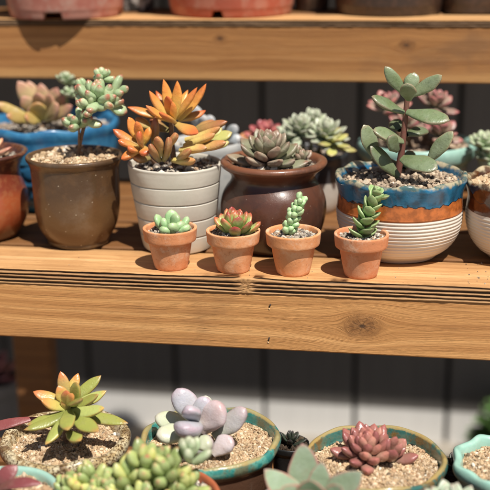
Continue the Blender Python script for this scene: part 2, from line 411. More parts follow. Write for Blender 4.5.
# plank wall under an unseen board, added to shade all but its foot
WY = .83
LIT_FOOT = -.516 - GZ
g = G('baked_light_planks'); x, y, z = g.sep(g.oc)
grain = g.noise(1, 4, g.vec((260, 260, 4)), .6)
c = g.ramp(grain, [(.3, (.15, .137, .124)), (.7, (.19, .175, .16))])  # shade on the upper wall put into the plank colour
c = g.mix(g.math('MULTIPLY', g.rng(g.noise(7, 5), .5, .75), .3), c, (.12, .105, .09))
foot = g.ramp(grain, [(.3, (.64, .62, .59)), (.7, (.74, .72, .69))])      # sunlit foot of the wall, its light put into the colour
c = g.mix(g.rng(z, LIT_FOOT + .002, LIT_FOOT - .002), c, foot)
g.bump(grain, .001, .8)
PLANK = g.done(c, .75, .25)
wall = thing('plank_wall', 'wall of upright planks behind the stand, shade and sunlit foot coloured in', 'wall', (0, WY, GZ))
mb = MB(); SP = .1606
x0 = -.4262 - SP * 16
HW = 1.55
for i in range(34):
    a, b = x0 + i * SP + .0035, x0 + (i + 1) * SP - .0035
    dy = .001 * math.sin(i * 7.3)
    t = .0025
    pr = [(a, t), (a + t, 0), (b - t, 0), (b, t), (b, .02), (a, .02)]
    v = [(px, py + dy, zz) for zz in (0.0, HW) for (px, py) in pr]
    mb.add(v, [[j, (j + 1) % 6, 6 + (j + 1) % 6, 6 + j] for j in range(6)] + [[6, 7, 8, 9], [6, 9, 10, 11]])
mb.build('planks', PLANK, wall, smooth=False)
mb = MB(); mb.add([(x0, .045, 0), (x0 + SP * 34, .045, 0), (x0 + SP * 34, .045, HW), (x0, .045, HW), (x0, .07, 0), (x0 + SP * 34, .07, 0), (x0 + SP * 34, .07, HW), (x0, .07, HW)],
                  [[0, 1, 2, 3], [7, 6, 5, 4], [0, 4, 5, 1], [3, 2, 6, 7], [0, 3, 7, 4], [1, 5, 6, 2]])
mb.build('backing', simple('dark_backing', (.02, .018, .016), .9), wall, smooth=False)
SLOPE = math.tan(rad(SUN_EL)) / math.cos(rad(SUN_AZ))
SHADE_P = .60
shade_z = -.508 + SHADE_P * SLOPE - GZ
mb = MB(); box(mb, x0, x0 + SP * 34, -SHADE_P, .09, shade_z, shade_z + .03)
mb.build('unseen_shade_board', PLANK, wall, smooth=False)  # out of view, added to cast the shadow edge on the wall
HWneed = shade_z
for ch in wall.children:                            # the planks reach up to the added shade board
    if ch.name.startswith(('planks', 'backing')):
        for v in ch.data.vertices:
            if v.co.z > .5: v.co.z = HWneed - .002

# the stepped plant stand
UY, UZ = .28, float(at(245, 26, .28).z)
UH = UZ - float(at(245, 81, .28).z)
print('upper shelf', UZ, UH)
stand = thing('plant_stand', 'stepped pine plant stand of three shelves with thick front boards', 'plant stand')
WMID = wood_mat('pine_front', tint=(1.12, 1.08, 1.04), knots=((.107, -.042, .0125), (-.265, -.064, .009)), seed=0)
WUP = wood_mat('pine_front_upper', tint=(.72, .63, .54), knots=((-.071, UZ - .014, .005), (.135, UZ - .02, .007)), seed=3.3, sap=UZ - UH + .010, stains=.6)
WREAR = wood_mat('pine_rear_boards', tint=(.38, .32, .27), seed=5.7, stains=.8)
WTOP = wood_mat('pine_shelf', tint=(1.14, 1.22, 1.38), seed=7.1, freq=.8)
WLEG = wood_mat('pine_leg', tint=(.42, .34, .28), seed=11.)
def grooved(name, x0, x1, y0, y1, z0, z1, ngr, knot, depth, seed, mat, dirty=.9, dx=.0014, base_dirt=.42):
    nx = int((x1 - x0) / dx); xs = np.linspace(x0, x1, nx); nz = 44
    H = z1 - z0; zs = np.linspace(0, 1, nz); X, Zt = np.meshgrid(xs, zs, indexing='ij')
    wav = .035 * np.sin(X * 7 + seed) + .012 * np.sin(X * 31 + seed * 2) + .006 * np.sin(X * 97)
    if knot is not None:
        kd = (X - knot) / .0065; near = np.exp(-kd ** 2)
        spread = 1 - .55 * np.exp(-(np.abs(X - knot) / .02))
        fan = np.exp(-np.abs(X - knot) / .016)
    else: near = 0; spread = 1; fan = 0
    D = np.zeros_like(X)
    for k in range(ngr):
        zc = (k + .62) / (ngr + .15)
        zc = .5 + (zc - .5) * (1 + .25 * fan) + wav * (.6 + .4 * math.sin(k * 2.1 + seed))
        wd = .062 * (1 + .22 * np.sin(X * 23 + k * 1.7) + .18 * np.sin(X * 61 + k * 3)) * (4 / ngr)
        dpt = (1 - near) * (.95 + .14 * np.sin(X * 17 + k * 2.3 + seed) + .1 * np.sin(X * 53 + k))
        D = np.maximum(D, np.clip(dpt, .12, 1.1) * np.exp(-((Zt - zc) / wd) ** 2))
    dirt = np.clip(np.clip((D - .3) * 1.6, 0, 1) + base_dirt * np.clip((.93 - Zt) / .06, 0, 1), 0, 1) * dirty
    if knot is not None:
        an = np.arctan2((Zt - .45) * H, (X - knot) * .8); dk = np.sqrt(((X - knot) * .8) ** 2 + ((Zt - .45) * H) ** 2)
        ry = np.abs(np.sin(an * 5.5 + .6)) ** 5 * np.exp(-(dk / .0085) ** 4) * np.clip(dk / .002, 0, 1)
        D = np.maximum(D * (1 - near), ry * .25); dirt = np.clip(dirt * (1 - near) + ry * .4 * near, 0, 1)
    edge = .0012 * (np.clip((Zt - .93) / .07, 0, 1) ** 2 + np.clip((.05 - Zt) / .05, 0, 1) ** 2)
    jit = np.array([mnoise.noise(Vector((x * 120, z * 6, seed))) for x in xs for z in zs]).reshape(nx, nz) * .0005
    Yf = y0 + D * depth + edge + jit
    Zf = z0 + Zt * H
    front = np.stack([X, Yf, Zf], -1)
    ny = 6; ys = np.linspace(y0 + .002, y1, ny)
    top = np.stack([np.repeat(xs[:, None], ny, 1), np.repeat(ys[None], nx, 0), np.full((nx, ny), z1) - .0001], -1)
    top[:, -1, 2] -= .001
    back = np.stack([np.repeat(xs[:, None], 2, 1), np.full((nx, 2), y1 + .001), np.repeat(np.array([[z1 - .002, z0]]), nx, 0)], -1)
    allv = np.concatenate([front, top, back], 1); ncol = allv.shape[1]
    A = np.zeros((nx, ncol, 3)); A[:, :nz, 0] = dirt
    mb = MB(); q = grid_quads(nx, ncol, True)
    caps = []
    mb.add(allv, q, a=A)
    # end caps
    for xi, flip in ((0, 0), (nx - 1, 1)):
        e = x0 if xi == 0 else x1
        vv = [(e, y0 + .002, z0 + .001), (e, y1, z0 + .001), (e, y1, z1 - .001), (e, y0 + .002, z1 - .001)]
        mb.add(vv, [[0, 1, 2, 3][::(-1 if flip == 0 else 1)]])
    return mb.build(name, mat, stand)
def plain_board(name, x0, x1, y0, y1, z0, z1, mat, bev=.0015):
    mb = MB(); box(mb, x0, x1, y0, y1, z0, z1, bev); return mb.build(name, mat, stand, smooth=False)
# middle shelf: grooved front board, then plain boards with gaps
grooved('shelf_board', -.62, .58, 0, .0725, -.015, 0, 4, 0.0005, .0034, 1.3, WTOP, .84)
for i, (a, b) in enumerate(((.081, .170), (.178, .267), (.275, .364))):
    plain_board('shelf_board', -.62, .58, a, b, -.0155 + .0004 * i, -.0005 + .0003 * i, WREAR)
plain_board('front_board', -.62, .58, .0012, .026, -.070, -.0153, WMID)
# upper shelf
grooved('shelf_board', -.66, .62, UY, UY + .078, UZ, UZ + .0068, 2, None, .0026, 4.1, WTOP, .9, base_dirt=.85)
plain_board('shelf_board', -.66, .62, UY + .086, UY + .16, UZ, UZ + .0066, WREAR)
plain_board('front_board', -.66, .62, UY + .0012, UY + .026, UZ - UH, UZ - .0003, WUP)
# lower shelf
grooved('shelf_board', -.62, .58, -.26, -.185, -.225, -.21, 4, .2, .0028, 2.2, WTOP)
for i, (a, b) in enumerate(((-.176, -.09), (-.082, .004), (.012, .06))):
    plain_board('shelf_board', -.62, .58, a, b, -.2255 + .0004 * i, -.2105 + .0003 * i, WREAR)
plain_board('front_board', -.62, .58, -.2588, -.234, -.282, -.2253, WMID)
# unseen top tier and its legs, added to keep sky light off the wall
for i, (a, b) in enumerate(((.50, .585), (.593, .675), (.683, .755))):
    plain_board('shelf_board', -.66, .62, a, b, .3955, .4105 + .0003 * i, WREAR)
plain_board('front_board', -.66, .62, .5012, .526, .340, .3952, WUP)
for lx in (-.60, .56):
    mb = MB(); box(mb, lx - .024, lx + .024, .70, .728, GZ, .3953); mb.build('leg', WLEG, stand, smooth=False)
# legs and side rails
for (lx, ly, zt) in ((-.3215, .30, -.0151), (.50, .20, -.0157), (-.60, .39, UZ - .0004), (.56, .39, UZ - .0004), (-.59, -.22, -.2257), (.55, -.22, -.2257), (-.56, .04, -.2102), (.52, .04, -.2102)):
    mb = MB(); hw = .024
    for_pr = [(-hw, -.012), (-hw + .002, -.014), (hw - .002, -.014), (hw, -.012), (hw, .012), (hw - .002, .014), (-hw + .002, .014), (-hw, .012)]
    mb.add([(px + lx, py + ly, zz) for zz in (GZ + .0, zt) for px, py in for_pr], [[j, (j + 1) % 8, 8 + (j + 1) % 8, 8 + j] for j in range(8)] + [[8, 9, 10, 11], [8, 11, 12, 15], [12, 13, 14, 15]])
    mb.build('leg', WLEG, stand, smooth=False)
for sx in (-.628, .582):
    mb = MB(); mb.add([(sx + a, y, z) for a in (0, .006) for (y, z) in ((-.25, -.30), (.44, UZ - .075), (.44, UZ - .03), (-.25, -.255))], [[0, 1, 2, 3][::-1], [4, 5, 6, 7], [0, 4, 5, 1][::-1], [1, 5, 6, 2][::-1], [2, 6, 7, 3][::-1], [3, 7, 4, 0][::-1]])
    mb.build('side_rail', WLEG, stand, smooth=False)
# nail slots in the middle front board
for (nx_, nz_, rot) in ((.0226, -.0262, .45), (.0214, -.0592, .3)):
    mb = MB(); mb.tf = Matrix.Translation((nx_, .0011, nz_)) @ Matrix.Rotation(rot, 4, 'Y') @ Matrix.Diagonal((.0009, .0003, .0028, 1))
    v = IV; mb.add(v, tris=IF); mb.build('nail', simple('nail_rust', (.06, .035, .022), .8), stand)
    mb = MB(); mb.tf = Matrix.Translation((nx_ - .0006, .0009, nz_ - .0032)) @ Matrix.Rotation(rot + .5, 4, 'Y') @ Matrix.Diagonal((.0011, .00025, .0008, 1))
    mb.add(v, tris=IF); mb.build('splinter', simple('bare_wood', (.66, .46, .26), .9), stand)

# ================================================================== POTS
MINI = 'small terracotta pots in a row on the front edge of the middle shelf'
ROW = 'potted succulents on the middle shelf'
LOW = 'potted succulents on the lower shelf'
BACK = 'potted succulents in the back row of the middle shelf'
UP = 'pots on the upper shelf'
TERRA = glaze('terracotta', [(0, (.66, .275, .12))], mott=(.76, .42, .24), mamt=.6, msc=48, rough=.85, coat=0, speck=((.42, .2, .11), .10), bumpd=.00025, bsc=500, spec=.2, sp_scale=700)
TERRA2 = glaze('terracotta_plastic', [(0, (.40, .11, .045))], mott=(.3, .09, .04), mamt=.3, rough=.5, coat=0)

def mini_pot(name, label, x, y, h, r, seed):
    t = thing(name, label, 'potted plant', (x, y, 0), MINI)
    k = r / .025; kz = h / .039
    pr = [(0, .0015), (.0125, .0015), (.0135, 0), (.0145, 0), (.0152, .001), (.0178, .013), (.0201, .0262), (.0208, .0268), (.0226, .0268), (.0236, .0272), (.0241, .028), (.0246, .034), (.0251, .0378), (.0250, .0388), (.0242, .0391), (.0226, .0390), (.0220, .0382), (.0214, .034), (.0205, .030), (0, .030)]
    pr = [(a * k, b * kz) for a, b in pr]
    mb = MB(); lathe(mb, pr, 96, step=.0012, wobble=.00025, seed=seed, it=1)
    mb.build('pot', TERRA, t)
    gravel(t, .0212 * k, .0345 * kz, MIXED, .0007, 1.1, .0012, seed)
    return t
def std_pot(t, pr, mat, seed=0, rmod=None, zmod=None, amod=None, wob=.0006, it=2, step=.002, seg=112, name='pot'):
    mb = MB(); lathe(mb, pr, seg, rmod, zmod, amod, step, it, wob, seed); return mb.build(name, mat, t)

# ---- four small terracotta pots
t = mini_pot('potted_succulent', 'small terracotta pot with a few pale green plump leaves, leftmost of the four small pots', -.0741, .0238, .039, .0251, 1)
mb = MB(); rg = random.Random(3)
for (a, e, L, ox, oy) in ((170, 55, .017, -.004, 0), (100, 72, .018, .001, .004), (200, 70, .014, -.001, -.003), (30, 45, .016, .006, .001), (-20, 30, .014, .007, -.002), (-70, 55, .013, .003, -.005), (60, 78, .016, .004, 0), (140, 40, .012, -.006, .004), (-40, 62, .012, .008, -.001), (250, 40, .011, 0, -.006)):
    a, e = rad(a), rad(e); o_ = Vector((math.cos(a), math.sin(a), 0)); d = o_ * math.cos(e) + Vector((0, 0, math.sin(e)))
    leaf(mb, (ox, oy, .034), d, -o_ * math.sin(e) + Vector((0, 0, math.cos(e))), L * 1.12, .0118, .0075, .55, .25, .5, rng=rg)
mb.build('rosette', leaf_mat('leaf_jade', (.30, .42, .20), (.33, .52, .25), (.42, .58, .3), sss=.2, var=.15), t)
t = mini_pot('potted_succulent', 'small terracotta pot with a green rosette of red tipped leaves', -.0144, .0229, .0386, .0249, 2)
mb = MB(); rosette(mb, (.0015, -.001, .034), 19, .0235, .0125, .0055, 28, 86, .78, .75, .45, h=.32, r0=.2, seed=5, axis=(.05, -.12, 1), bw=.55)
mb.build('rosette', leaf_mat('leaf_redtip', (.34, .42, .14), (.36, .46, .15), (.42, .07, .045), (.42, .09, .05), ts=.66, te=1.0, epow=.8), t)
t = mini_pot('potted_succulent', 'small terracotta pot with a leaning stalk of green bead leaves', .0414, .0224, .0395, .0254, 3)
sp = curve((-.004, -.001, .036), (.0065, .001, .067), (-.0015, 0, 0), 12)
stem(t, sp, .0013, .001, GSTEM)
mb = MB(); rg = random.Random(4)
def beads(mb, pts, n, L, W, seed, spread=.0, top=6):
    rg = random.Random(seed); k = len(pts) - 1
    for i in range(n):
        f = i / (n - 1) * k; j = min(int(f), k - 1); p = pts[j].lerp(pts[j + 1], f - j); ax = (pts[j + 1] - pts[j]).normalized()
        a = rad(137.5 * i); u = ax.orthogonal().normalized(); w_ = ax.cross(u); o_ = u * math.cos(a) + w_ * math.sin(a)
        e = rad(rg.uniform(15, 45)) if i < n - top else rad(rg.uniform(50, 85)); s_ = rg.uniform(.85, 1.12)
        leaf(mb, p + o_ * .0006, o_ * math.cos(e) + ax * math.sin(e), ax * math.cos(e) - o_ * math.sin(e), L * s_, W * s_, W * .85 * s_, .5, .3, .55, wide=.5, rng=rg)
beads(mb, sp, 36, .0082, .0066, 8)
mb.build('foliage', leaf_mat('leaf_bead', (.36, .50, .24), (.40, .58, .30), (.46, .62, .33), sss=.25, var=.15), t)
t = mini_pot('potted_succulent', 'small terracotta pot with a leaning stack of pointed green leaves, rightmost of its row', .1037, .0225, .0397, .0250, 4)
sp = curve((.000, -.001, .036), (.011, -.001, .073), (-.0015, 0, 0), 10)
stem(t, sp, .0014, .001, GSTEM)
mb = MB(); rg = random.Random(9)
for i in range(9):
    p = sp[i]; ax = (sp[i + 1] - sp[i]).normalized(); u = Vector((0, 1, 0)).cross(ax).normalized(); w_ = ax.cross(u)
    for sgn in (0, 180):
        a = rad(38 + 82 * i + sgn + rg.uniform(-8, 8)); o_ = u * math.cos(a) + w_ * math.sin(a); e = rad(22 + 4 * i)
        leaf(mb, p, o_ * math.cos(e) + ax * math.sin(e), ax * math.cos(e) - o_ * math.sin(e), .0175 * (1 - .025 * i), .0120, .0036, .8, .5, .75, .16, .45, rng=rg)
rosette(mb, sp[-1], 7, .0125, .0092, .003, 30, 80, .6, .8, .4, axis=(.3, 0, 1), seed=4, cup=.14)
mb.build('foliage', leaf_mat('leaf_stack', (.20, .30, .11), (.26, .38, .15), (.38, .44, .2), (.48, .50, .28), ts=.9, eamt=.55, sss=.08), t)

# ---- middle row
def zshape(R, H, pts): return [(a * R, b * H) for a, b in pts]
# M0 red brown jar cut by the left edge
t = thing('potted_succulent', 'red brown glazed jar at the left edge of the middle shelf', 'potted plant', (-.2915, .1042, 0), ROW)
R, H = .0499, .0892
std_pot(t, zshape(R, H, [(0, .02), (.6, .02), (.64, 0), (.68, .02), (.86, .16), (.97, .33), (.95, .48), (.83, .68), (.80, .80), (.90, .92), (.98, .96), (1, .985), (.97, 1), (.90, 1), (.84, .96), (.8, .88), (0, .88)]),
        glaze('glaze_redbrown', [(0, (.14, .06, .022)), (.014, (.30, .07, .024)), (.05, (.19, .04, .02)), (.072, (.08, .028, .02))], wob=.004, mott=(.3, .12, .05), mamt=.4, rough=.3, coat=.6, edge=.006), 1)
gravel(t, R * .8, H * .90, MIXED, .0012, .8, .002, 11)
mb = MB(); rosette(mb, (0, 0, H * .92), 18, .034, .013, .006, 12, 82, .5, .7, .4, seed=12)
mb.build('rosette', leaf_mat('leaf_peach', (.5, .36, .2), (.62, .40, .26), (.62, .26, .15), (.6, .25, .15)), t)
# M1 brown glossy pot
t = thing('potted_succulent', 'plain brown glazed pot full of tan grit with a branched red tipped succulent', 'potted plant', (-.1856, .0921, 0), ROW)
R, H = .0476, .0911
std_pot(t, zshape(R, H, [(0, .03), (.52, .03), (.54, 0), (.63, 0), (.65, .03), (.64, .055), (.70, .09), (.82, .20), (.88, .34), (.905, .55), (.90, .72), (.92, .88), (.96, .93), (1, .955), (1.005, .985), (.98, 1.0), (.93, 1.0), (.90, .97), (.88, .90), (0, .90)]),
        glaze('glaze_brown', [(0, (.05, .03, .014)), (.006, (.12, .062, .024)), (.050, (.075, .038, .017)), (.0855, (.085, .052, .028))], wob=.02, wsc=22, mott=(.12, .06, .024), mamt=.6, msc=38, rough=.30, coat=.3, speck=((.38, .30, .21), .14), edge=.014, sp_scale=260, sp_r=.13, dust=.1), 2)
gravel(t, R * .90, H * .945, TAN, .0012, .9, .004, 12)
m_rt = leaf_mat('leaf_jelly', (.32, .42, .22), (.38, .50, .28), (.46, .14, .09), None, ts=.78, te=1.04, rough=.34, sss=.2, var=.18, alt=(.45, .5, .3))
b = Vector((-.1856, .0921, 0))
def rel(u, v, y): return at(u, v, y) - b
p0 = Vector((.0035, -.002, H * .95)); p1 = rel(88, 112, .088); p2 = rel(98, 95, .088)
stem(t, [p0, p0.lerp(p1, .5) + Vector((-.001, 0, 0)), p1, p2], .0021, .0014)
pb = rel(79, 128, .082)
stem(t, [p0.lerp(p1, .2), pb], .0014, .001)
for (pp, n, L, W, ax, sd_) in ((p2 + Vector((0, 0, -.006)), 15, .0245, .0120, (.1, -.35, 1), 1), (rel(77, 127, .079), 7, .0185, .0105, (-.3, -.4, .8), 2), (rel(102, 79, .096), 8, .013, .009, (0, 0, 1), 3), (rel(90, 108, .079), 6, .019, .0108, (-.3, -.6, .5), 4), (rel(84, 121, .080), 5, .016, .0098, (.3, -.5, .7), 5), (rel(108, 104, .083), 5, .018, .0108, (.6, -.5, .5), 6), (rel(86, 93, .094), 5, .018, .0105, (-.5, -.1, .8), 7), (rel(113, 95, .09), 4, .021, .0105, (.9, -.3, .5), 9)):
    mb = MB(); rosette(mb, pp, n, L, W, W * .8, 0, 80, .65, .62, .45, axis=ax, seed=sd_, bw=.5, cup=0, h=.25, wide=.55, jit=12)
    mb.build('rosette', m_rt, t)
# M2 white banded pot with orange succulent
t = thing('potted_succulent', 'off-white banded pot with a big orange leaved succulent', 'potted plant', (-.0832, .0921, 0), ROW)
R, H = .0460, .0854
pr = [(0, .003), (.030, .003), (.031, 0), (.0325, 0), (.0335, .0015)]
zb = [0, .0165, .034, .051, .068, .0835]
def rz(z): return .0335 + (.0462 - .0335) * (z / H) ** .75
for i in range(5):
    a, c_ = zb[i], zb[i + 1]
    for k in (.05, .09, .3, .5, .7, .90, .95): 
        z_ = a + (c_ - a) * k; pr.append((rz(z_) + (.0002 if .1 < k < .9 else .0), z_))
    pr.append((rz(c_) - .0013, c_ - .0002)); pr.append((rz(c_) - .0013, c_ + .0003))
pr = pr[:-2] + [(.0462, .0842), (.0458, .0854), (.0438, .0855), (.0430, .084), (.0425, .077), (0, .077)]
std_pot(t, pr, glaze('glaze_offwhite', [(0, (.60, .555, .47))], mott=(.54, .49, .41), mamt=.4, msc=50, rough=.42, coat=.15, dust=.12, bumpd=.0002), 3, it=1, step=.0015)
gravel(t, .0428, .0795, MIXED, .0012, .9, .002, 13)
b = Vector((-.0832, .0921, 0))
m_or = leaf_mat('leaf_orange', (.52, .36, .10), (.66, .34, .08), (.70, .19, .05), None, ts=.35, te=1.0, rough=.38, sss=.18, var=.2, mott=.08)
m_or2 = leaf_mat('leaf_orange_brown', (.34, .28, .10), (.48, .28, .10), (.44, .17, .07), (.56, .32, .12), ts=.45, rough=.36, sss=.1, var=.35, alt=(.52, .38, .13))
m_yel = leaf_mat('leaf_yellow', (.36, .36, .12), (.42, .40, .13), (.42, .34, .14), None, sss=.12)
pc = rel(171, 122, .085)
stem(t, [Vector((0, 0, .078)), rel(172, 145, .088), pc], .003, .0022)
stem(t, [Vector((-.012, -.005, .078)), rel(142, 150, .07)], .002, .0018)
mb = MB()
def lf(mb, u0, v0, u1, v1, y0, y1, W, T, up=(0, -.6, 1), tp=.7, curl=.25, bw=.45, cup=.03, wide=.6, rnd=None, extra=1.03, **k):
    p, q = rel(u0, v0, y0), rel(u1, v1, y1); d = q - p
    leaf(mb, p, d, up, d.length * extra, W, T, tp, curl, bw, cup, wide, rnd=rnd, rng=RG, **k)
RG = random.Random(5)
X1 = [(168, 118, 148, 92, .088, .080, .012), (172, 118, 163, 80, .094, .098, .012), (176, 116, 178, 81, .092, .094, .0115), (176, 118, 196, 88, .086, .080, .0115), (178, 120, 210, 87, .092, .096, .013), (171, 119, 168, 94, .082, .070, .013), (166, 118, 128, 109, .09, .085, .0125), (170, 121, 145, 107, .080, .062, .013), (175, 122, 160, 112, .078, .055, .013), (174, 121, 173, 102, .08, .066, .009), (176, 124, 199, 136, .078, .058, .0155), (180, 120, 205, 113, .092, .11, .012), (172, 118, 156, 93, .095, .112, .011), (174, 118, 187, 90, .095, .112, .011)]
for a in X1: lf(mb, *a[:6], a[6] * .84, .0058, tp=.95, wide=.5, curl=RG.uniform(-.1, .5))
mb.build('rosette', m_or, t)
mb = MB()
X2 = [(190, 133, 226, 121, .09, .085, .0125), (185, 140, 222, 131, .085, .08, .0105), (184, 146, 214, 134, .08, .072, .0115), (188, 150, 226, 144, .078, .07, .013), (180, 150, 206, 147, .07, .055, .0125), (172, 160, 196, 162, .07, .055, .010), (163, 160, 172, 138, .066, .055, .0125), (160, 160, 150, 145, .066, .052, .0105), (155, 150, 155, 118, .08, .078, .0105), (166, 148, 176, 134, .068, .056, .012), (150, 128, 136, 118, .09, .09, .012), (195, 130, 214, 121, .1, .11, .012), (160, 156, 158, 136, .062, .054, .011), (178, 158, 190, 150, .062, .05, .01), (150, 158, 133, 158, .075, .066, .011), (168, 130, 150, 122, .095, .10, .011), (150, 130, 160, 118, .1, .1, .01)]
for a in X2: lf(mb, *a[:6], a[6] * .88, .0080, tp=.7, bw=.5, curl=RG.uniform(-.2, .5))
mb.build('foliage', m_or2, t)
mb = MB()
for a in [(140, 145, 113, 131, .07, .066, .0095), (141, 144, 128, 118, .074, .072, .0095), (141, 147, 122, 160, .068, .055, .010), (142, 145, 137, 121, .07, .062, .009), (143, 147, 138, 132, .064, .054, .010), (143, 147, 145, 155, .066, .056, .011), (141, 150, 128, 149, .066, .054, .010), (143, 145, 150, 128, .07, .07, .009), (140, 147, 118, 142, .07, .06, .009)]:
    lf(mb, *a[:6], a[6], .0065, tp=.7)
mb.build('rosette', m_or, t)
mb = MB()
for a in [(205, 143, 232, 134, .10, .105, .014), (204, 138, 222, 129, .105, .11, .012), (208, 146, 229, 143, .1, .1, .012)]: lf(mb, *a[:6], a[6], .006)
mb.build('foliage', m_yel, t)
# M3 dark round jar
t = thing('potted_succulent', 'dark brown round bellied glossy jar with a grey green rosette', 'potted plant', (.0125, .1041, 0), ROW)
R, H = .0517, .0885
std_pot(t, zshape(R, H, [(0, .02), (.66, .02), (.70, 0), (.76, .02), (.90, .14), (1.0, .32), (1.03, .48), (.98, .62), (.90, .70), (.84, .74), (.80, .79), (.82, .84), (.92, .895), (1.0, .925), (1.03, .955), (1.01, .985), (.96, 1.0), (.88, .995), (.82, .96), (.78, .88), (0, .88)]),
        glaze('glaze_oxblood', [(0, (.04, .02, .013)), (.012, (.095, .036, .021)), (.063, (.085, .031, .018)), (.074, (.14, .048, .022)), (.083, (.19, .072, .036))], wob=.004, mott=(.045, .024, .018), mamt=.6, msc=30, rough=.36, coat=.25, edge=.004, speck=((.2, .15, .12), .08), dust=.06), 4)
gravel(t, R * .79, H * .905, MIXED, .0012, .9, .002, 14)
m_gg = leaf_mat('leaf_greygreen', (.19, .22, .12), (.23, .24, .14), (.28, .14, .10), (.36, .29, .21), ts=.75, te=1.05, rough=.4, sss=.06, var=.25, mott=.25, eamt=.55, wax=(.32, .31, .23), alt=(.22, .13, .105))
mb = MB(); rosette(mb, (-.005, -.006, H * .93), 34, .037, .0165, .0075, 4, 84, .5, .9, .5, seed=21, h=.5, cup=.08, axis=(.05, -.3, 1), jit=8)
mb.build('rosette', m_gg, t)
mb = MB(); rosette(mb, (.024, .004, H * .94), 14, .018, .009, .005, 5, 80, .5, .8, .5, seed=22, h=.4, cup=.08, axis=(.3, -.3, 1), jit=10)
mb.build('rosette', m_gg, t)
# M4 blue rimmed pot with tall plant
def rib_pot(t, R, H, mat, seed):
    pr = zshape(R, H, [(0, .02), (.50, .02), (.52, 0), (.56, 0), (.60, .04), (.74, .11), (.87, .24), (.945, .40), (.965, .55), (.955, .68), (.945, .76), (.97, .84), (1.0, .92), (1.012, .96), (.99, 1.0), (.94, 1.0), (.90, .96), (.87, .88), (0, .88)])
    ribs = lambda TH, Z, Rr, K: np.where((Z < .6 * H) & (Z > .10 * H) & (K < .5), 1., 0) * 00.00045 * np.sin(Z * 2 * math.pi / .0034)
    zm = lambda TH, Z, Rr, K: np.clip((Z / H - .8) / .2, 0, 1) * (.0012 * np.sin(TH * 8 + seed) + .0008 * np.sin(TH * 13 + seed))
    return std_pot(t, pr, mat, seed, ribs, zm, step=.0006, seg=144, wob=.0007)
def rim_glaze(name, H, low, mid, drip, rim, rimm, zmid, zdrip):
    g = G(name); x, y, z = g.sep(g.oc)
    ang = g.noise(70, 2); hf = g.noise(260, 3)
    zz = g.math('ADD', z, g.math('MULTIPLY', g.math('SUBTRACT', g.noise(40, 1), .5), .0015))
    c = g.mix(g.rng(zz, zmid - .0004, zmid + .0004), low, g.mix(g.rng(g.noise(150, 4), .35, .65), mid, tuple(v * 1.7 for v in mid)))
    c = g.mix(g.rng(zz, zmid - .0002, zmid + .0012, 0, 1), c, c)
    z2 = g.math('ADD', z, g.math('MULTIPLY', g.math('SUBTRACT', g.noise(95, 2), .5), .014))
    c = g.mix(g.rng(z2, zdrip - .0008, zdrip - .0002), c, (.015, .02, .03))
    c = g.mix(g.rng(z2, zdrip + .0002, zdrip + .0008), c, g.mix(g.rng(g.noise(75, 3), .40, .68), drip, tuple(v * .4 for v in drip)))
    z3 = g.math('ADD', z, g.math('MULTIPLY', g.math('SUBTRACT', g.noise(130, 3), .5), .009))
    c = g.mix(g.rng(z3, H * .945, H * .985), c, g.mix(g.rng(g.noise(120, 4, rough=.6), .40, .62), rim, rimm))
    g.bump(g.math('ADD', g.noise(120, 4), g.math('MULTIPLY', hf, .3)), .0005, .8)
    return g.done(c, g.rng(z, zmid - .001, zmid + .001, .5, .16), .5, .4)
t = thing('potted_succulent', 'blue rimmed orange and white ribbed pot with a tall grey green plant', 'potted plant', (.1362, .0923, 0), ROW)
R, H = .0617, .0804
rib_pot(t, R, H, rim_glaze('glaze_blue_rim', H, (.66, .60, .52), (.30, .085, .02), (.02, .16, .30), (.42, .36, .24), (.06, .12, .12), .0465, .0605), 1)
gravel(t, R * .88, H * .905, [(.36, .28, .2), (.5, .38, .27), (.2, .15, .11), (.12, .09, .07), (.58, .48, .36), (.56, .44, .32)], .00125, .9, .003, 15)
b = Vector((.1362, .0923, 0))
m_co = leaf_mat('leaf_cotyledon', (.12, .16, .07), (.155, .205, .095), (.24, .20, .12), (.34, .22, .14), ts=.88, rough=.36, sss=.05, var=.3, mott=.5, wax=(.25, .30, .20), alt=(.19, .22, .12), epow=.82)
base_ = Vector((-.004, -.002, H * .9)); sp = [base_, rel(402, 150, .09), rel(405, 120, .092), rel(408, 92, .092)]
stem(t, sp, .0034, .0024, simple('stem_reddish', (.17, .06, .045), .6, (.16, .1, .06), 300, .5))
mb = MB(); RG = random.Random(8)
CO = [(408, 100, 408, 84, .080, .066, .0165, (0, -1, .5), .5), (409, 95, 414, 73, .098, .102, .015, (0, -1, .3), .8), (404, 94, 386, 67, .092, .088, .0135, (0, -1, .3), .6), (411, 96, 443, 76, .094, .090, .0135, (0, -.9, .5), .9),
      (404, 112, 371, 99, .09, .08, .0145, (.1, -.5, 1), .3), (407, 111, 448, 122, .09, .078, .0175, (0, -.7, 1), .5), (403, 142, 374, 130, .086, .068, .0175, (0, -.7, 1), .6), (407, 134, 428, 130, .1, .115, .013, (0, -.6, 1), .0), (400, 130, 393, 120, .1, .115, .013, (0, -1, .6), .0),
      (378, 160, 363, 126, .088, .082, .015, (.5, -1, .2), .8), (399, 176, 370, 148, .082, .07, .0155, (.1, -.8, .7), .2), (428, 162, 452, 132, .082, .076, .013, (-.5, -1, .3), .9), (402, 158, 436, 168, .076, .055, .019, (0, -.8, 1), .4), (398, 150, 388, 138, .078, .060, .014, (0, -1, .5), .2),
      (404, 168, 412, 152, .1, .12, .014, (0, -1, .5), .1), (400, 165, 372, 160, .1, .12, .013, (0, -.6, 1), .1)]
for u0, v0, u1, v1, y0, y1, W, up, rn in CO: lf(mb, u0, v0, u1, v1, y0, y1, W * (1.05 if v1 > 97 else .92), .0066, up, .6, RG.uniform(-.15, .5), .38, RG.uniform(.03, .09), .55, rn)
mb.build('foliage', m_co, t)
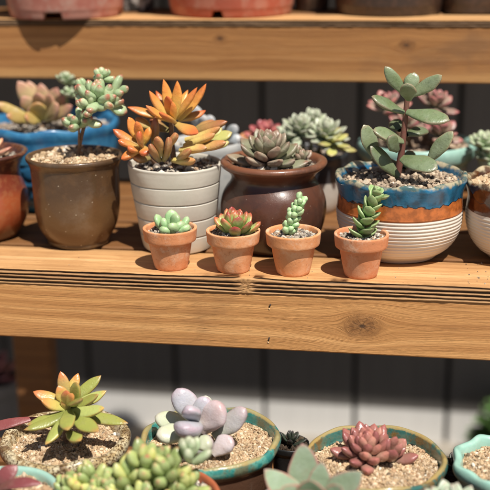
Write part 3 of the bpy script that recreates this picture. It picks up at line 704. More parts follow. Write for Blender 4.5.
# M5 right edge pot
t = thing('potted_succulent', 'white ribbed pot with mottled brown rim, cut by the right edge of the middle shelf', 'potted plant', (.2548, .0981, 0), ROW)
R, H = .0577, .0768
rib_pot(t, R, H, rim_glaze('glaze_brown_rim', H, (.62, .57, .49), (.07, .022, .008), (.10, .035, .012), (.48, .40, .26), (.12, .07, .04), .048, .060), 2)
gravel(t, R * .88, H * .905, TAN, .0014, .9, .002, 16)
mb = MB(); rosette(mb, (.012, 0, H * .93), 20, .026, .013, .006, 10, 82, .5, .7, .4, seed=31); mb.build('rosette', m_co, t)

# ---- back row
def bowl(R, H, rim=.07, foot=.55, belly=.97, th=.08, lvl=.86):
    return zshape(R, H, [(0, .02), (foot - .05, .02), (foot, 0), (foot + .05, .03), (foot + (belly - foot) * .55, .18), (belly - .05, .42), (belly, .66), (belly + .005, .84), (1.0, .9), (1.01, .95), (.99, 1), (1 - th * .6, 1), (1 - th * 1.2, .965), (1 - th * 1.5, lvl), (0, lvl)])
# B1 blue bowl with scales
t = thing('potted_succulent', 'bright blue scale patterned bowl with a peach rosette behind the brown pots', 'potted plant', (-.2646, .2458, 0), BACK)
R, H = .0795, .0968
def scale_pat(TH, Z, Rr, K):
    hgt = .017; row = np.floor(Z / hgt); u = (TH / (2 * math.pi) * 26 + .5 * (row % 2)) % 1 - .5; vv = (Z / hgt) % 1
    d = np.abs(np.sqrt((u * 1.15) ** 2 + ((1 - vv) * .8) ** 2) - .52)
    return np.where((K < .48) & (Z < .9 * H) & (Z > .1 * H), np.exp(-(d / .14) ** 2), 0)
g = G('glaze_blue'); a = g.sep(g.attr().outputs['Color'])[0]
c = g.mix(g.rng(g.noise(60, 5, rough=.65), .4, .65), (.025, .14, .29), (.05, .21, .37))
c = g.mix(g.math('MULTIPLY', a, .92), c, (.006, .03, .09)); g.bump(g.noise(150, 4), .0004)
std_pot(t, bowl(R, H, foot=.62), g.done(c, .35, .5, .3), 5, rmod=lambda *q: -.0012 * scale_pat(*q), zmod=lambda TH, Z, Rr, K: np.clip((Z / H - .8) / .2, 0, 1) * (.0016 * np.sin(TH * 9)), amod=scale_pat, step=.001, seg=200)
gravel(t, R * .88, H * .87, MIXED, .0015, .8, .003, 17)
b = Vector((-.2646, .2458, 0))
m_pe = leaf_mat('leaf_peach_pale', (.36, .32, .14), (.46, .33, .17), (.48, .24, .17), (.50, .27, .19), ts=.6, sss=.15, var=.2)
mb = MB(); RG = random.Random(6)
for a_ in [(42, 116, 18, 82, .24, .235, .017), (43, 116, 28, 82, .25, .255, .016), (44, 116, 42, 84, .25, .255, .018), (46, 116, 58, 88, .245, .245, .018), (46, 118, 68, 96, .235, .225, .017), (40, 118, 22, 96, .23, .215, .017), (44, 117, 38, 92, .23, .215, .018), (46, 118, 52, 94, .23, .215, .018), (47, 119, 74, 107, .225, .205, .016), (46, 119, 60, 106, .222, .2, .018), (40, 119, 28, 108, .222, .2, .016)]:
    lf(mb, *a_[:6], a_[6], .008, (0, -1, .6), .8)
mb.build('rosette', m_pe, t)
mb = MB()
for a_ in [(42, 120, 36, 102, .205, .195, .018), (36, 121, -4, 104, .215, .2, .014), (30, 121, 6, 116, .21, .19, .013), (40, 121, 24, 117, .205, .185, .014)]: lf(mb, *a_[:6], a_[6], .007, (0, -1, .6), .7)
mb.build('foliage', leaf_mat('leaf_ochre', (.34, .27, .07), (.40, .28, .09), (.42, .2, .08), None), t)
p0 = rel(68, 118, .215); p1 = rel(66, 84, .22)
stem(t, [p0, p1], .002, .0015, GSTEM)
m_pg = leaf_mat('leaf_pale_green', (.34, .40, .24), (.38, .46, .28), (.42, .44, .3), None, sss=.12)
mb = MB(); rosette(mb, p1 + Vector((0, 0, .001)), 16, .014, .008, .004, 10, 80, .6, .6, .4, seed=7); rosette(mb, rel(69, 96, .215), 10, .012, .008, .004, 0, 60, .7, .6, .4, seed=8); mb.build('rosette', m_pg, t)
# B2 pale blue-grey plant in pale pot behind the orange plant
t = thing('potted_succulent', 'pale grey pot with round blue grey leaves, half hidden behind the orange plant', 'potted plant', (-.0734, .2083, 0), BACK)
R, H = .0405, .084
std_pot(t, bowl(R, H, foot=.6), glaze('glaze_pale_grey', [(0, (.5, .5, .48))], mott=(.35, .38, .4), rough=.4, coat=.3), 6)
gravel(t, R * .86, H * .88, MIXED, .0013, .8, .002, 18)
b = Vector((-.0734, .2083, 0)); mb = MB(); RG = random.Random(9)
for a_ in [(198, 128, 193, 105, .2, .195, .017), (200, 130, 205, 116, .2, .19, .013), (205, 130, 212, 116, .205, .2, .012), (214, 134, 222, 122, .2, .2, .012), (226, 140, 237, 126, .21, .205, .013), (230, 142, 240, 138, .2, .195, .011)]: lf(mb, *a_[:6], a_[6], .010, (0, -1, .6), .5)
mb.build('rosette', leaf_mat('leaf_moon_blue', (.42, .46, .46), (.50, .54, .56), (.5, .5, .5), None, sss=.1), t)
# B3 pale green rosettes
t = thing('potted_succulent', 'white pot with dark rim and a clump of pale green rosettes behind the dark jar', 'potted plant', (.0335, .2507, 0), BACK)
R, H = .0426, .0663
std_pot(t, bowl(R, H, foot=.7), glaze('glaze_white_dark', [(0, (.56, .52, .46)), (.036, (.03, .03, .035))], wob=.001, rough=.35, coat=.4, edge=.0008), 7)
gravel(t, R * .86, H * .88, MIXED, .0013, .8, .002, 19)
b = Vector((.0335, .2507, 0))
m_pr = leaf_mat('leaf_pale_rosette', (.30, .36, .22), (.38, .43, .29), (.44, .46, .34), (.44, .36, .3), sss=.1, mott=.15, wax=(.46, .48, .38))
for (u, v, y, n, L, sd_) in ((299, 133, .225, 30, .024, 1), (325, 138, .225, 34, .026, 2), (312, 124, .25, 24, .02, 3), (288, 140, .22, 18, .018, 4)):
    pp = rel(u, v, y); stem(t, [Vector((pp.x * .3, pp.y * .3, H * .88)), pp], .002, .0018, GSTEM)
    mb = MB(); rosette(mb, pp, n, L, .0105, .0042, -12, 82, .5, .85, .5, axis=(.08, -.35, 1), seed=sd_, h=.35); mb.build('rosette', m_pr, t)
mb = MB(); pp = rel(332, 146, .215); rosette(mb, pp, 12, .024, .011, .004, -15, 30, .7, .7, .2, axis=(.1, -.3, 1), seed=6); mb.build('foliage', m_yel, t)
# B4 red rosette
t = thing('potted_succulent', 'small pot with a dark red rosette showing above the dark jar', 'potted plant', (-.0195, .2785, 0), BACK)
R, H = .0295, .0767
std_pot(t, bowl(R, H, foot=.7), TERRA, 8)
gravel(t, R * .86, H * .88, MIXED, .0013, .8, .002, 20)
mb = MB(); rosette(mb, (0, -.01, H * .98), 26, .024, .012, .006, 0, 82, .5, .7, .5, axis=(0, -.3, 1), seed=9); mb.build('rosette', leaf_mat('leaf_red', (.22, .10, .08), (.30, .08, .08), (.42, .10, .10), None, sss=.1), t)
# B5 mint pot with pink edged rosette
t = thing('potted_succulent', 'mint green rimmed pot with pink edged leaves behind the tall grey green plant', 'potted plant', (.1494, .2887, 0), BACK)
R, H = .0656, .0723
MINT = glaze('glaze_mint_white', [(0, (.60, .60, .54)), (.048, (.30, .50, .42))], wob=.001, mott=(.40, .58, .5), mamt=.4, rough=.35, coat=.4, edge=.001)
std_pot(t, zshape(R, H, [(0, .02), (.6, .02), (.64, 0), (.7, .03), (.8, .3), (.88, .64), (.90, .72), (.97, .76), (1.0, .84), (1.01, .93), (.98, 1), (.93, 1), (.89, .96), (.86, .88), (0, .88)]), MINT, 9)
gravel(t, R * .87, H * .9, [(.4, .3, .22), (.3, .2, .14), (.55, .42, .3)], .0015, .8, .003, 21)
b = Vector((.1494, .2887, 0))
m_pk = leaf_mat('leaf_pink_edge', (.28, .26, .17), (.32, .22, .17), (.42, .14, .13), (.42, .14, .13), ts=.7, te=.98, sss=.1, mott=.2)
for (u, v, y, n, L, ax, sd_) in ((388, 110, .27, 12, .026, (-.3, -.35, 1), 1), (434, 108, .275, 14, .026, (.2, -.3, 1), 2), (438, 136, .26, 14, .026, (.3, -.45, 1), 3), (405, 128, .25, 12, .024, (0, -.45, 1), 4)):
    pp = rel(u, v, y); stem(t, [Vector((pp.x * .4, pp.y * .4, H * .88)), pp], .003, .0025)
    mb = MB(); rosette(mb, pp, n, L, .014, .005, 0, 75, .55, .75, .5, axis=ax, seed=sd_ + 40, h=.3); mb.build('rosette', m_pk, t)
# B6 right edge back
t = thing('potted_succulent', 'pale pot with soft green rosettes in the back row at the right edge', 'potted plant', (.2594, .2576, 0), BACK)
R, H = .0443, .0644
std_pot(t, bowl(R, H, foot=.6), glaze('glaze_sage', [(0, (.4, .45, .36))], mott=(.3, .36, .3), rough=.4, coat=.3), 10)
gravel(t, R * .86, H * .88, MIXED, .0013, .8, .002, 22)
b = Vector((.2594, .2576, 0))
for (u, v, sd_) in ((484, 142, 1), (503, 138, 2), (490, 156, 3)):
    mb = MB(); rosette(mb, rel(u, v + 4, .24), 24, .019, .010, .005, 0, 80, .5, .7, .5, axis=(0, -.3, 1), seed=sd_ + 50); mb.build('rosette', m_pg, t)

# ---- upper shelf pots
UT = UZ + .0068
def notch(spots, H):
    def f(TH, Z, Rr, K):
        m = np.zeros_like(Z)
        for a0, hw in spots: m = np.maximum(m, (np.abs((TH - a0 + math.pi) % (2 * math.pi) - math.pi) < hw))
        return np.where(m > 0, np.maximum(0, .0085 - Z) * (Z < .0085), 0)
    return f
def tub(name, label, x, y, rb, mat, mat_cat, h, spots, seed, flare=1.18):
    t = thing(name, label, 'plant pot', (x, y, UT), UP)
    pr = [(0, .0095), (rb * .90, .0095), (rb * .92, .0002), (rb * .985, .0002), (rb, .0015), (rb * 1.02, .0088), (rb * 1.03, .010), (rb * flare * .97, h * .84), (rb * flare * 1.05, h * .86), (rb * flare * 1.07, h * .99), (rb * flare * 1.05, h), (rb * flare, h * .995), (rb * flare * .96, h * .88), (0, h * .88)]
    mb = MB(); lathe(mb, pr, 180, zmod=notch(spots, h), step=.0028, it=1, wobble=.0004, seed=seed); mb.build('pot', mat, t)
    gravel(t, rb * flare * .97, h * .90, MIXED, .0016, .6, .002, seed + 60)
    return t
x1 = at(62, 17, UY + .03).x
PINKT = glaze('worn_pink_terracotta', [(0, (.36, .12, .085))], mott=(.46, .23, .17), mamt=.6, msc=35, rough=.65, coat=0, dust=.45)
REDT = glaze('worn_red_terracotta', [(0, (.38, .085, .045))], mott=(.46, .20, .13), mamt=.55, msc=40, rough=.6, coat=0, dust=.4)
DARKT = glaze('dark_brown_ceramic', [(0, (.035, .02, .014))], mott=(.08, .04, .025), mamt=.5, rough=.4, coat=.2)
camdir = lambda p: math.atan2(CAM.y - p[1], CAM.x - p[0])
cy1 = UY - .0165 + .0645
ca = camdir((x1, cy1))
tub('terracotta_pot', 'faded pinkish terracotta pot overhanging the front edge of the upper shelf', x1, cy1, .0645, PINKT, '', .105, [(ca - .24, .155), (ca + 1.3, .15), (ca - 1.8, .15), (ca + 2.8, .15)], 1)
x2 = at(224, 15, UY + .03).x
tub('terracotta_pot', 'worn red terracotta pot with a small notch in its foot, middle of the upper shelf', x2, UY + .012 + .0705, .0705, REDT, '', .11, [(ca - .42 + .02, .09), (ca + 1.3, .1), (ca - 2.0, .1)], 2)
x3 = at(387, 11, UY + .05).x
tub('ceramic_pot', 'dark brown ceramic pot on the upper shelf, rightmost of the pots there', x3, UY + .034 + .060, .060, DARKT, '', .10, [], 3, 1.12)
x4 = at(136, 6, UY + .11).x
t = tub('plastic_pot', 'small black pot with pale streaks between the two terracotta pots on the upper shelf', x4, UY + .115, .021, glaze('black_streaked', [(0, (.02, .02, .02))], mott=(.5, .48, .45), mamt=.8, msc=90, rough=.5, coat=0), '', .05, [], 4)
x5 = at(312, 6, UY + .12).x
tub('plastic_pot', 'small black plastic pot behind the worn red pot on the upper shelf', x5, UY + .118, .02, DARKT, '', .055, [], 5)
x6 = at(470, 8, UY + .1).x
tub('plastic_pot', 'black plastic pot beside the dark ceramic pot at the right end of the upper shelf', x6, UY + .105, .034, DARKT, '', .075, [], 6)

# ---- lower shelf
LZ = -.2096
def low(name, label, x, y): return thing(name, label, 'potted plant', (x, y, LZ), LOW)
LH = .08 - .0004
TURQ = lambda nm, rim, mo, body: None
def mottled_bowl(nm, body, rimA, rimB, rimC, H, spk=None, edge_c=(.1, .05, .02), brk=(.42, .30, .11)):
    g = G(nm); x, y, z = g.sep(g.oc); n1 = g.noise(110, 4, rough=.65); n2 = g.noise(55, 3); n3 = g.noise(500, 3)
    rim = g.mix(g.rng(n1, .42, .58), rimA, rimB)
    rim = g.mix(g.math('MULTIPLY', g.rng(n2, .5, .62), .7), rim, rimC)
    rim = g.mix(g.math('MULTIPLY', g.rng(n3, .58, .68), .6), rim, edge_c)
    # bare clay line where the glaze breaks on the lip
    zz = g.math('ADD', z, g.math('MULTIPLY', g.math('SUBTRACT', n2, .5), .006))
    c = g.mix(g.rng(zz, H * .80, H * .83), body, (.02, .018, .015))
    c = g.mix(g.rng(zz, H * .855, H * .875), c, rim)
    if brk is not None:                                # the glaze breaks to ochre on the ridge of the lip
        c = g.mix(g.math('MULTIPLY', g.rng(g.math('ADD', z, g.math('MULTIPLY', g.math('SUBTRACT', n1, .5), .004)), H * .975, H * .99), .75), c, brk)
    if spk is not None:
        c = g.mix(g.math('MULTIPLY', g.rng(g.noise(480, 4, rough=.7), .50, .56), g.rng(z, H * .86, H * .88)), c, spk)
    r = g.math('SQRT', g.math('ADD', g.math('MULTIPLY', x, x), g.math('MULTIPLY', y, y)))
    g.bump(g.math('ADD', n1, g.math('MULTIPLY', n3, .4)), .0006, .9)
    return g, c, r
def lowbowl(R, H, th=.085, lvl=.80):
    return zshape(R, H, [(0, .02), (.58, .02), (.6, 0), (.64, .02), (.74, .15), (.86, .45), (.90, .70), (.91, .80), (.95, .835), (.99, .87), (1.01, .92), (1.0, .97), (.97, 1.0), (1 - th, .995), (1 - th * 1.35, .96), (1 - th * 1.6, lvl), (0, lvl)])
wav = lambda k, a, s: (lambda TH, Z, Rr, K: np.clip((Rr / .05), 0, 1) * np.clip((Z / LH - .7) / .3, 0, 1) * a * (np.sin(TH * k + s) + .5 * np.sin(TH * (k * 1.7) + s)))
# P1
t = low('potted_succulent', 'speckled cream and brown rimmed bowl with a yellow green star shaped succulent', -.1531, -.0764)
R = .0590
g, c, r = mottled_bowl('glaze_speckled', (.26, .055, .018), (.58, .50, .33), (.46, .34, .17), (.13, .07, .03), LH, spk=(.075, .04, .016), brk=None)
std_pot(t, lowbowl(R, LH, .125), g.done(c, .35, .5, .4), 11, zmod=wav(5, .0012, .4), step=.0015, seg=144)
gravel(t, R * .84, LH * .86, TAN, .00068, 1.15, .003, 31)
b = Vector((-.1531, -.0764, LZ))
m_ad = leaf_mat('leaf_yellowgreen', (.25, .29, .07), (.33, .36, .085), (.52, .25, .08), (.50, .33, .09), ts=.8, te=1.05, rough=.34, sss=.12, var=.25, mott=.15, alt=(.36, .38, .12))
m_ad2 = leaf_mat('leaf_yellow_orange', (.38, .35, .10), (.48, .34, .10), (.58, .20, .07), (.54, .25, .08), ts=.5, te=.95, rough=.34, sss=.14, var=.15, mott=.06)
pc = rel(67, 411, -.078)
stem(t, [Vector((0.0, 0, LH * .9)), pc], .003, .0025)
mb = MB(); RG = random.Random(15)
A1 = [(70, 408, 100, 397, -.08, -.076, .0095, (0, -.4, 1)), (66, 412, 29, 427, -.085, -.10, .0095, (0, -.5, 1)), (67, 413, 26, 433, -.088, -.105, .0085, (-.1, -.6, 1)), (66, 414, 48, 447, -.09, -.12, .0120, (-.5, -.8, .7)), (70, 412, 106, 411, -.085, -.095, .0125, (0, -.5, 1)), (68, 411, 68, 430, -.09, -.125, .0140, (0, -.7, .8)), (72, 414, 99, 434, -.09, -.115, .0125, (.2, -.6, 1)), (76, 414, 127, 423, -.08, -.085, .0115, (0, -.45, 1)), (70, 408, 107, 393, -.072, -.06, .0105, (0, -.6, 1)), (72, 400, 101, 377, -.066, -.048, .0105, (0, -.8, .8)), (71, 404, 80, 382, -.08, -.085, .0110, (-.3, -1, .5)), (69, 432, 80, 441, -.095, -.12, .0115, (0, -.6, 1)), (70, 403, 81, 402, -.083, -.11, .012, (0, -.5, 1))]
for u0, v0, u1, v1, y0, y1, W, up in A1: lf(mb, u0, v0, u1, v1, y0, y1, W * 1.12, .0058, up, .8, RG.uniform(-.1, .45), .5, .04, .52)
mb.build('foliage', m_ad, t)
mb = MB()
for u0, v0, u1, v1, y0, y1, W, up in [(66, 399, 61, 372, -.068, -.06, .0105, (.1, -1, .3)), (68, 398, 78, 374, -.064, -.05, .0085, (0, -1, .4)), (64, 404, 34, 393, -.076, -.075, .0105, (0, -.6, 1)), (64, 408, 40, 402, -.082, -.095, .011, (0, -.6, 1)), (66, 404, 58, 386, -.078, -.078, .0105, (.3, -1, .4)), (67, 406, 66, 391, -.083, -.09, .009, (0, -1, .4)), (68, 405, 72, 394, -.085, -.094, .008, (-.2, -1, .4))]:
    lf(mb, u0, v0, u1, v1, y0, y1, W * 1.12, .0058, up, .8, RG.uniform(-.1, .45), .5, .04, .52)
lf(mb, 67, 412, 66, 399, -.082, -.084, .010, .007, (0, -1, .3), .6); lf(mb, 65, 411, 70, 400, -.078, -.078, .010, .007, (0, -1, .3), .6)
mb.build('foliage', m_ad2, t)
# P2
t = low('potted_succulent', 'turquoise rimmed bowl with plump lilac and white pebble shaped leaves', -.0235, -.0587)
R = .0633
g, c, r = mottled_bowl('glaze_turquoise', (.10, .05, .03), (.03, .21, .19), (.10, .33, .27), (.15, .085, .025), LH)
std_pot(t, lowbowl(R, LH, .075), g.done(c, .3, .5, .45), 12, zmod=wav(6, .0012, 1.4), step=.0015, seg=144)
gravel(t, R * .895, LH * .85, TAN, .00066, 1.15, .003, 32)
b = Vector((-.0235, -.0587, LZ))
m_mo = leaf_mat('leaf_moonstone', (.38, .42, .30), (.42, .40, .38), (.46, .32, .33), (.48, .34, .37), ts=.66, te=1.08, rough=.42, sss=.16, var=.12, mott=.05, eamt=.6, wax=(.52, .50, .52), alt=(.46, .36, .36))
m_mg = leaf_mat('leaf_moonstone_green', (.45, .50, .30), (.50, .54, .36), (.55, .50, .42), None, ts=.7, te=1.1, rough=.42, sss=.16, var=.12, mott=.05, wax=(.56, .58, .48))
m_ml = leaf_mat('leaf_moonstone_lilac', (.38, .40, .36), (.42, .41, .44), (.44, .33, .38), (.50, .37, .42), ts=.75, te=1.1, rough=.46, sss=.12, var=.1, mott=.12, wax=(.50, .50, .56))
stem(t, [Vector((.0, -.004, LH * .9)), rel(197, 428, -.07)], .004, .004)
RG = random.Random(16)
def grp(mat, arr, T=.75):
    mb = MB()
    for u0, v0, u1, v1, y0, y1, W, up, rn in arr: lf(mb, u0, v0, u1, v1, y0, y1, W, W * T * .9, up, .58, .3, .42, .03, .6, rn, m=24, ns=18)
    mb.build('foliage', mat, t)
grp(m_ml, [(196, 424, 178, 389, -.07, -.062, .0215, (.2, -1, .5), .5), (198, 426, 206, 397, -.072, -.066, .0185, (0, -1, .4), .7), (196, 424, 184, 432, -.075, -.112, .0235, (0, -.3, 1), .3), (196, 420, 189, 408, -.082, -.098, .017, (0, -1, .5), .6)])
grp(m_mo, [(202, 432, 221, 403, -.074, -.072, .0240, (-.3, -1, .5), .9), (214, 437, 246, 409, -.07, -.064, .0180, (-.3, -1, .6), .3), (198, 436, 212, 455, -.085, -.10, .001, (0, -1, 1), .4)])
grp(m_mg, [(192, 426, 157, 418, -.062, -.052, .0200, (.1, -.6, 1), .6), (194, 431, 157, 436, -.075, -.09, .0200, (.1, -.5, 1), .5), (202, 420, 206, 396, -.052, -.045, .015, (0, -1, .5), .8), (193, 447, 212, 441, -.098, -.095, .0165, (0, -.6, 1), .1)])
grp(m_mo, [(213, 455, 232, 438, -.09, -.082, .0170, (0, -.7, .8), .8), (190, 448, 213, 442, -.096, -.093, .017, (0, -.7, 1), .4)])
# P3
t = low('potted_succulent', 'teal and brown rimmed bowl with a tight cluster of glossy dusky pink leaves', .1239, -.0763)
R = .0613
g, c, r = mottled_bowl('glaze_teal_brown', (.09, .06, .04), (.035, .13, .115), (.17, .105, .035), (.06, .19, .16), LH)
std_pot(t, lowbowl(R, LH, .07), g.done(c, .3, .5, .45), 13, zmod=wav(5, .0012, 2.4), step=.0015, seg=144)
gravel(t, R * .90, LH * .85, TAN, .00072, 1.15, .0045, 33)
# some coarser lumps
m_rd = leaf_mat('leaf_dusky_pink', (.30, .21, .14), (.34, .17, .13), (.38, .13, .11), None, ts=.55, te=1.05, rough=.30, sss=.1, var=.28, mott=.18, alt=(.42, .25, .19))
mb = MB(); rosette(mb, (-.007, .006, LH * .93), 36, .031, .0125, .0085, 12, 84, .55, .85, .45, axis=(-.05, -.25, 1), seed=61, h=.34, cup=0, bw=.42, jit=9)
mb.build('rosette', m_rd, t)
mb = MB(); rosette(mb, (.010, .004, LH * .93), 7, .024, .0115, .008, 35, 75, .7, .85, .45, axis=(.4, -.3, 1), seed=62, h=.4, cup=0, bw=.45, jit=9)
mb.build('rosette', m_rd, t)
# P4
t = low('potted_succulent', 'pale mint bowl with scalloped rim and a small dark rosette at the right edge', .2406, -.0674)
R = .0500
std_pot(t, lowbowl(R, LH, .11), glaze('glaze_mint', [(0, (.28, .46, .38)), (LH * .78, (.30, .52, .43))], mott=(.42, .60, .50), mamt=.5, msc=60, rough=.32, coat=.5, bumpd=.0006, bsc=90), 14,
        rmod=lambda TH, Z, Rr, K: np.clip((Z / LH - .6) / .4, 0, 1) * np.clip(Rr / .03, 0, 1) * .0018 * np.cos(TH * 9), zmod=wav(9, .0008, .4), step=.0015, seg=160)
gravel(t, R * .86, LH * .87, TAN, .0007, 1.15, .003, 34)
mb = MB(); rosette(mb, (.0, -.006, LH * .95), 26, .016, .008, .003, 0, 80, .5, .8, .4, axis=(0, -.3, 1), seed=63); mb.build('rosette', leaf_mat('leaf_dark', (.06, .045, .04), (.07, .04, .04), (.10, .04, .04), None, sss=0), t)
# P5 front: crowded jelly beans in a terracotta coloured pot
t = low('potted_succulent', 'orange terracotta pot crowded with stubby green and yellow leaves, in front of the turquoise bowl', -.0549, -.1721)
R = .0613
std_pot(t, lowbowl(R, LH, .07), TERRA2, 15)
gravel(t, R * .90, LH * .9, MIXED, .0013, .9, .003, 35)
b = Vector((-.0549, -.1721, LZ))
m_jb = leaf_mat('leaf_stubby', (.28, .36, .11), (.33, .42, .15), (.48, .20, .10), None, ts=.88, te=1.03, rough=.36, sss=.12, var=.3, mott=.15, wax=(.38, .46, .22), alt=(.46, .43, .14))
HD = [(76, 482), (93, 473), (108, 484), (128, 474), (147, 458), (152, 480), (168, 466), (186, 480), (118, 496), (97, 498), (140, 496), (172, 494)]
rg = random.Random(77)
for i, (u, v) in enumerate(HD):
    pp = rel(u, v + 12, -.165 - (v - 475) * .0006 + rg.uniform(-.006, .006))
    big = 1.2 if i in (4, 3, 6) else 1
    mb = MB(); stem(t, [Vector((pp.x * .8, pp.y * .6, LH * .88)), pp], .0022, .002, GSTEM)
    rosette(mb, pp, 12, .0205 * big, .0098 * big, .0080 * big, 18, 86, .8, .85, .4, axis=(rg.uniform(-.35, .35), rg.uniform(-.5, 0), 1), seed=100 + i, h=.4, cup=0, bw=.45, jit=14, wide=.58)
    mb.build('rosette', m_jb, t)
mb = MB(); pp = rel(190, 462, -.16); rosette(mb, pp, 7, .02, .0085, .0075, 40, 85, .9, .5, .2, axis=(0, -.1, 1), seed=140, cup=0); mb.build('rosette', m_pg, t)
# P6 big pointed rosette
t = low('potted_succulent', 'broad grey green rosette with pink edged pointed leaves in front of the dusky pink one', .0816, -.1712)
R = .0500
std_pot(t, lowbowl(R, LH, .08), glaze('glaze_clay_grey', [(0, (.25, .2, .17))], mott=(.3, .27, .24), rough=.5, coat=.2), 16)
gravel(t, R * .88, LH * .9, MIXED, .0013, .9, .003, 36)
b = Vector((.0816, -.1712, LZ))
m_ec = leaf_mat('leaf_pink_margin', (.24, .32, .19), (.28, .36, .23), (.42, .17, .14), (.46, .17, .14), ts=.9, te=1.03, rough=.45, sss=.1, var=.18, mott=.15, eamt=1., wax=(.34, .41, .31), epow=.74)
stem(t, [Vector((0, 0, LH * .88)), rel(312, 512, -.172)], .005, .004, GSTEM)
mb = MB(); RG = random.Random(18)
for u0, v0, u1, v1, y0, y1, W, up in [(308, 506, 301, 444, -.16, -.145, .0250, (.1, -1, .4)), (306, 508, 264, 470, -.17, -.17, .0210, (.2, -.8, .8)), (314, 508, 322, 462, -.165, -.155, .0210, (0, -1, .5)), (318, 508, 362, 472, -.168, -.165, .0230, (-.3, -1, .6)), (312, 510, 312, 478, -.185, -.195, .026, (0, -1, .6)), (308, 512, 280, 486, -.185, -.20, .022, (.3, -.9, .6)), (320, 512, 345, 488, -.19, -.2, .022, (-.3, -.9, .6)), (316, 512, 310, 496, -.2, -.23, .026, (0, -.7, .9)), (304, 514, 266, 500, -.19, -.215, .022, (0, -.5, 1)), (322, 514, 366, 500, -.19, -.21, .022, (0, -.5, 1)), (310, 508, 330, 478, -.15, -.13, .022, (0, -1, .6)), (310, 508, 288, 476, -.15, -.135, .022, (0, -1, .6))]:
    lf(mb, u0, v0, u1, v1, y0, y1, W, .0048, up, .85, .3, .55, .10, .5, m=32, ns=20)
mb.build('rosette', m_ec, t)
# P7 small pale rosette
t = low('potted_succulent', 'small pale green pointed rosette cut by the bottom edge in front of the mint bowl', .1863, -.1639)
R = .0428
std_pot(t, lowbowl(R, LH, .08), glaze('glaze_clay_dark', [(0, (.08, .05, .04))], rough=.5, coat=.2), 17)
gravel(t, R * .88, LH * .9, MIXED, .0013, .9, .003, 37)
mb = MB(); rosette(mb, (0, .002, LH * .95), 22, .028, .014, .0055, 12, 84, .6, .85, .45, axis=(0, -.1, 1), seed=71, h=.45, cup=.08); 
mb.build('rosette', leaf_mat('leaf_sage_tip', (.36, .44, .30), (.42, .50, .36), (.40, .30, .24), None, ts=.88, sss=.1, wax=(.48, .54, .43)), t)
# P8 front left
t = low('potted_succulent', 'pale turquoise rimmed bowl with curved dark pink leaves at the bottom left corner', -.1740, -.1840)
R = .0496
std_pot(t, lowbowl(R, LH, .1), glaze('glaze_mint_dull', [(0, (.2, .38, .33)), (LH * .8, (.30, .50, .42))], mott=(.4, .55, .45), rough=.35, coat=.4), 18)
gravel(t, R * .87, LH * .9, TAN, .0012, 1.2, .003, 38)
b = Vector((-.1740, -.1840, LZ))
m_pu = leaf_mat('leaf_wine', (.15, .06, .05), (.19, .05, .055), (.20, .045, .05), (.26, .09, .08), ts=.6, rough=.4, sss=.08, var=.15)
mb = MB(); RG = random.Random(19); 
for u0, v0, u1, v1, y0, y1, W, up in [(0, 488, 37, 478, -.18, -.185, .0115, (.2, -.4, 1)), (-4, 488, 14, 466, -.175, -.172, .0140, (0, -.9, .6)), (-8, 490, -30, 470, -.18, -.18, .013, (0, -.9, .6)), (-6, 490, -10, 466, -.17, -.16, .013, (0, -1, .6)), (-6, 492, -34, 492, -.185, -.19, .013, (0, -.5, 1)), (-4, 492, -10, 508, -.2, -.215, .013, (0, -.5, 1))]:
    lf(mb, u0, v0, u1, v1, y0, y1, W, .0045, up, .8, -.7, .6, .05, .5)
mb.build('rosette', m_pu, t)
# P9 left, out of frame but for a leaf
t = low('potted_succulent', 'dark pink arching leaf reaching in from the left edge over the speckled bowl', -.2915, -.0753)
R = .0640
std_pot(t, lowbowl(R, LH, .08), TERRA2, 19)
gravel(t, R * .88, LH * .9, TAN, .0013, .9, .003, 39)
b = Vector((-.2915, -.0753, LZ)); mb = MB(); RG = random.Random(20)
for u0, v0, u1, v1, y0, y1, W, up in [(-34, 440, 34, 411, -.078, -.066, .0100, (.3, -.5, 1)), (-60, 430, -20, 385, -.08, -.08, .014, (0, -1, .6)), (-66, 430, -90, 385, -.08, -.08, .014, (0, -1, .6)), (-66, 440, -120, 420, -.08, -.09, .014, (0, -.5, 1)), (-62, 445, -40, 465, -.09, -.12, .014, (0, -.5, 1))]:
    lf(mb, u0, v0, u1, v1, y0, y1, W, .0045, up, .8, -.6, .6, .08, .5)
lf(mb, -70, 440, -34, 440, -.078, -.078, .010, .005, (0, 0, 1), .3, 0, .8)
mb.build('rosette', m_pu, t)
# black nursery pot between the two bowls
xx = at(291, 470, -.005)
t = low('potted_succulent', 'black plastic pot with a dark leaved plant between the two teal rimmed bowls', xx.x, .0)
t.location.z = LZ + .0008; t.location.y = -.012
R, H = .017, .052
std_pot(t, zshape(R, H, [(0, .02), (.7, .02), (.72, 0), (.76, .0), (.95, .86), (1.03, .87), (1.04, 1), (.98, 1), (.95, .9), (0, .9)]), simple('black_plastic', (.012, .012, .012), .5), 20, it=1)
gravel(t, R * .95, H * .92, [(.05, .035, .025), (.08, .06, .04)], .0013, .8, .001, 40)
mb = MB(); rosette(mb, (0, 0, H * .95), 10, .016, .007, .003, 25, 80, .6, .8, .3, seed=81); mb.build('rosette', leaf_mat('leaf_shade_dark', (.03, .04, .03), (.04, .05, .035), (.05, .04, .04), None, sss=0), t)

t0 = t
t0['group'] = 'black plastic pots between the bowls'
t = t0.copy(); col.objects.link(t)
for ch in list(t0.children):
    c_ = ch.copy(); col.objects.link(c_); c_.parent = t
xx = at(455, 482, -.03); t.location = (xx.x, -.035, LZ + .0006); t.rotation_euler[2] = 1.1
t['label'] = 'black plastic pot between the dusky pink plant bowl and the mint bowl'
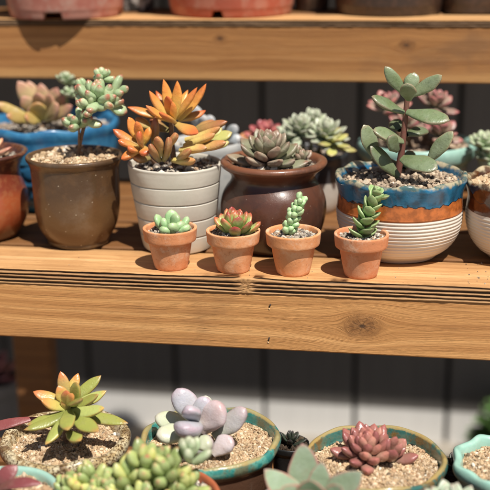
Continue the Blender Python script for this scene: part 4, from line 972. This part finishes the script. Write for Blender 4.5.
# crumbs of grit and bark spilled on the front board
rng_ = np.random.default_rng(5); mb = MB(); n_ = 55
px_ = np.where(rng_.random(n_) < .35, rng_.normal(.215, .012, n_), rng_.uniform(-.3, .3, n_)); py_ = rng_.uniform(.004, .07, n_)
grains(mb, np.stack([px_, py_, np.full(n_, .0003)], -1), rng_.uniform(.0003, .0008, n_), np.array(MIXED)[rng_.integers(0, 7, n_)] * .7, rng_)
o = mb.build('spilled_grit', GRAVEL, smooth=False); o['kind'] = 'stuff'; o['label'] = 'crumbs of grit and bark scattered on the front board of the middle shelf'; o['category'] = 'grit'

# ---- things on the ground behind the stand
p = at(499, 432, .765); 
t = thing('leafy_shrub', 'bright green leafy shrub out of focus by the wall at the right', 'shrub', (p.x + .045, .765, GZ))
mb = MB(); rg = random.Random(91)
for i in range(750):
    a = rg.uniform(0, 2 * math.pi); e = rg.uniform(-.1, 1.5); rr = rg.uniform(.45, 1) ** .6
    pp = Vector((math.cos(a) * math.cos(e) * .085, math.sin(a) * math.cos(e) * .05, .045 + math.sin(e) * .07)) * rr
    d = Vector((pp.x, pp.y, pp.z - .05)).normalized() + Vector((rg.uniform(-.6, .6), rg.uniform(-.6, .6), rg.uniform(-.3, .5)))
    leaf(mb, pp, d, (rg.uniform(-.5, .5), -.3, 1), rg.uniform(.016, .026), .010, .0008, .8, .5, .4, .1, ns=6, m=6, rng=rg)
mb.build('crown', leaf_mat('leaf_shrub', (.07, .15, .035), (.09, .20, .045), (.13, .24, .06), None, sss=0, rough=.55, var=.45), t)
mb = MB()
for k in range(7):
    a = k * .9; tube(mb, curve((0, 0, -.003), (.04 * math.cos(a), .04 * math.sin(a), .11), (.005, 0, 0), 6), [.003, .0028, .0024, .002, .0016, .001])
mb.build('stem', BARK, t)
p = at(-8, 372, .5)
t = thing('potted_plant', 'blurred grey pot with a pink plant behind the stand leg at the left', 'potted plant', (p.x, .5, GZ))
zt = p.z - GZ
R, H = .05, zt - .005
std_pot(t, zshape(R, H, [(0, .02), (.6, .02), (.62, 0), (.66, 0), (.9, .9), (1, .91), (1.02, 1), (.95, 1), (.9, .93), (0, .93)]), simple('grey_pot', (.25, .24, .24), .6, (.35, .33, .32)), 21, it=1, step=.004)
gravel(t, R * .9, H * .95, MIXED, .0016, .6, .002, 41)
mb = MB(); rosette(mb, (0, 0, H * .97), 26, .05, .022, .006, 5, 80, .5, .7, .4, seed=82); mb.build('rosette', leaf_mat('leaf_pink', (.35, .2, .2), (.45, .2, .22), (.5, .2, .22), None), t)
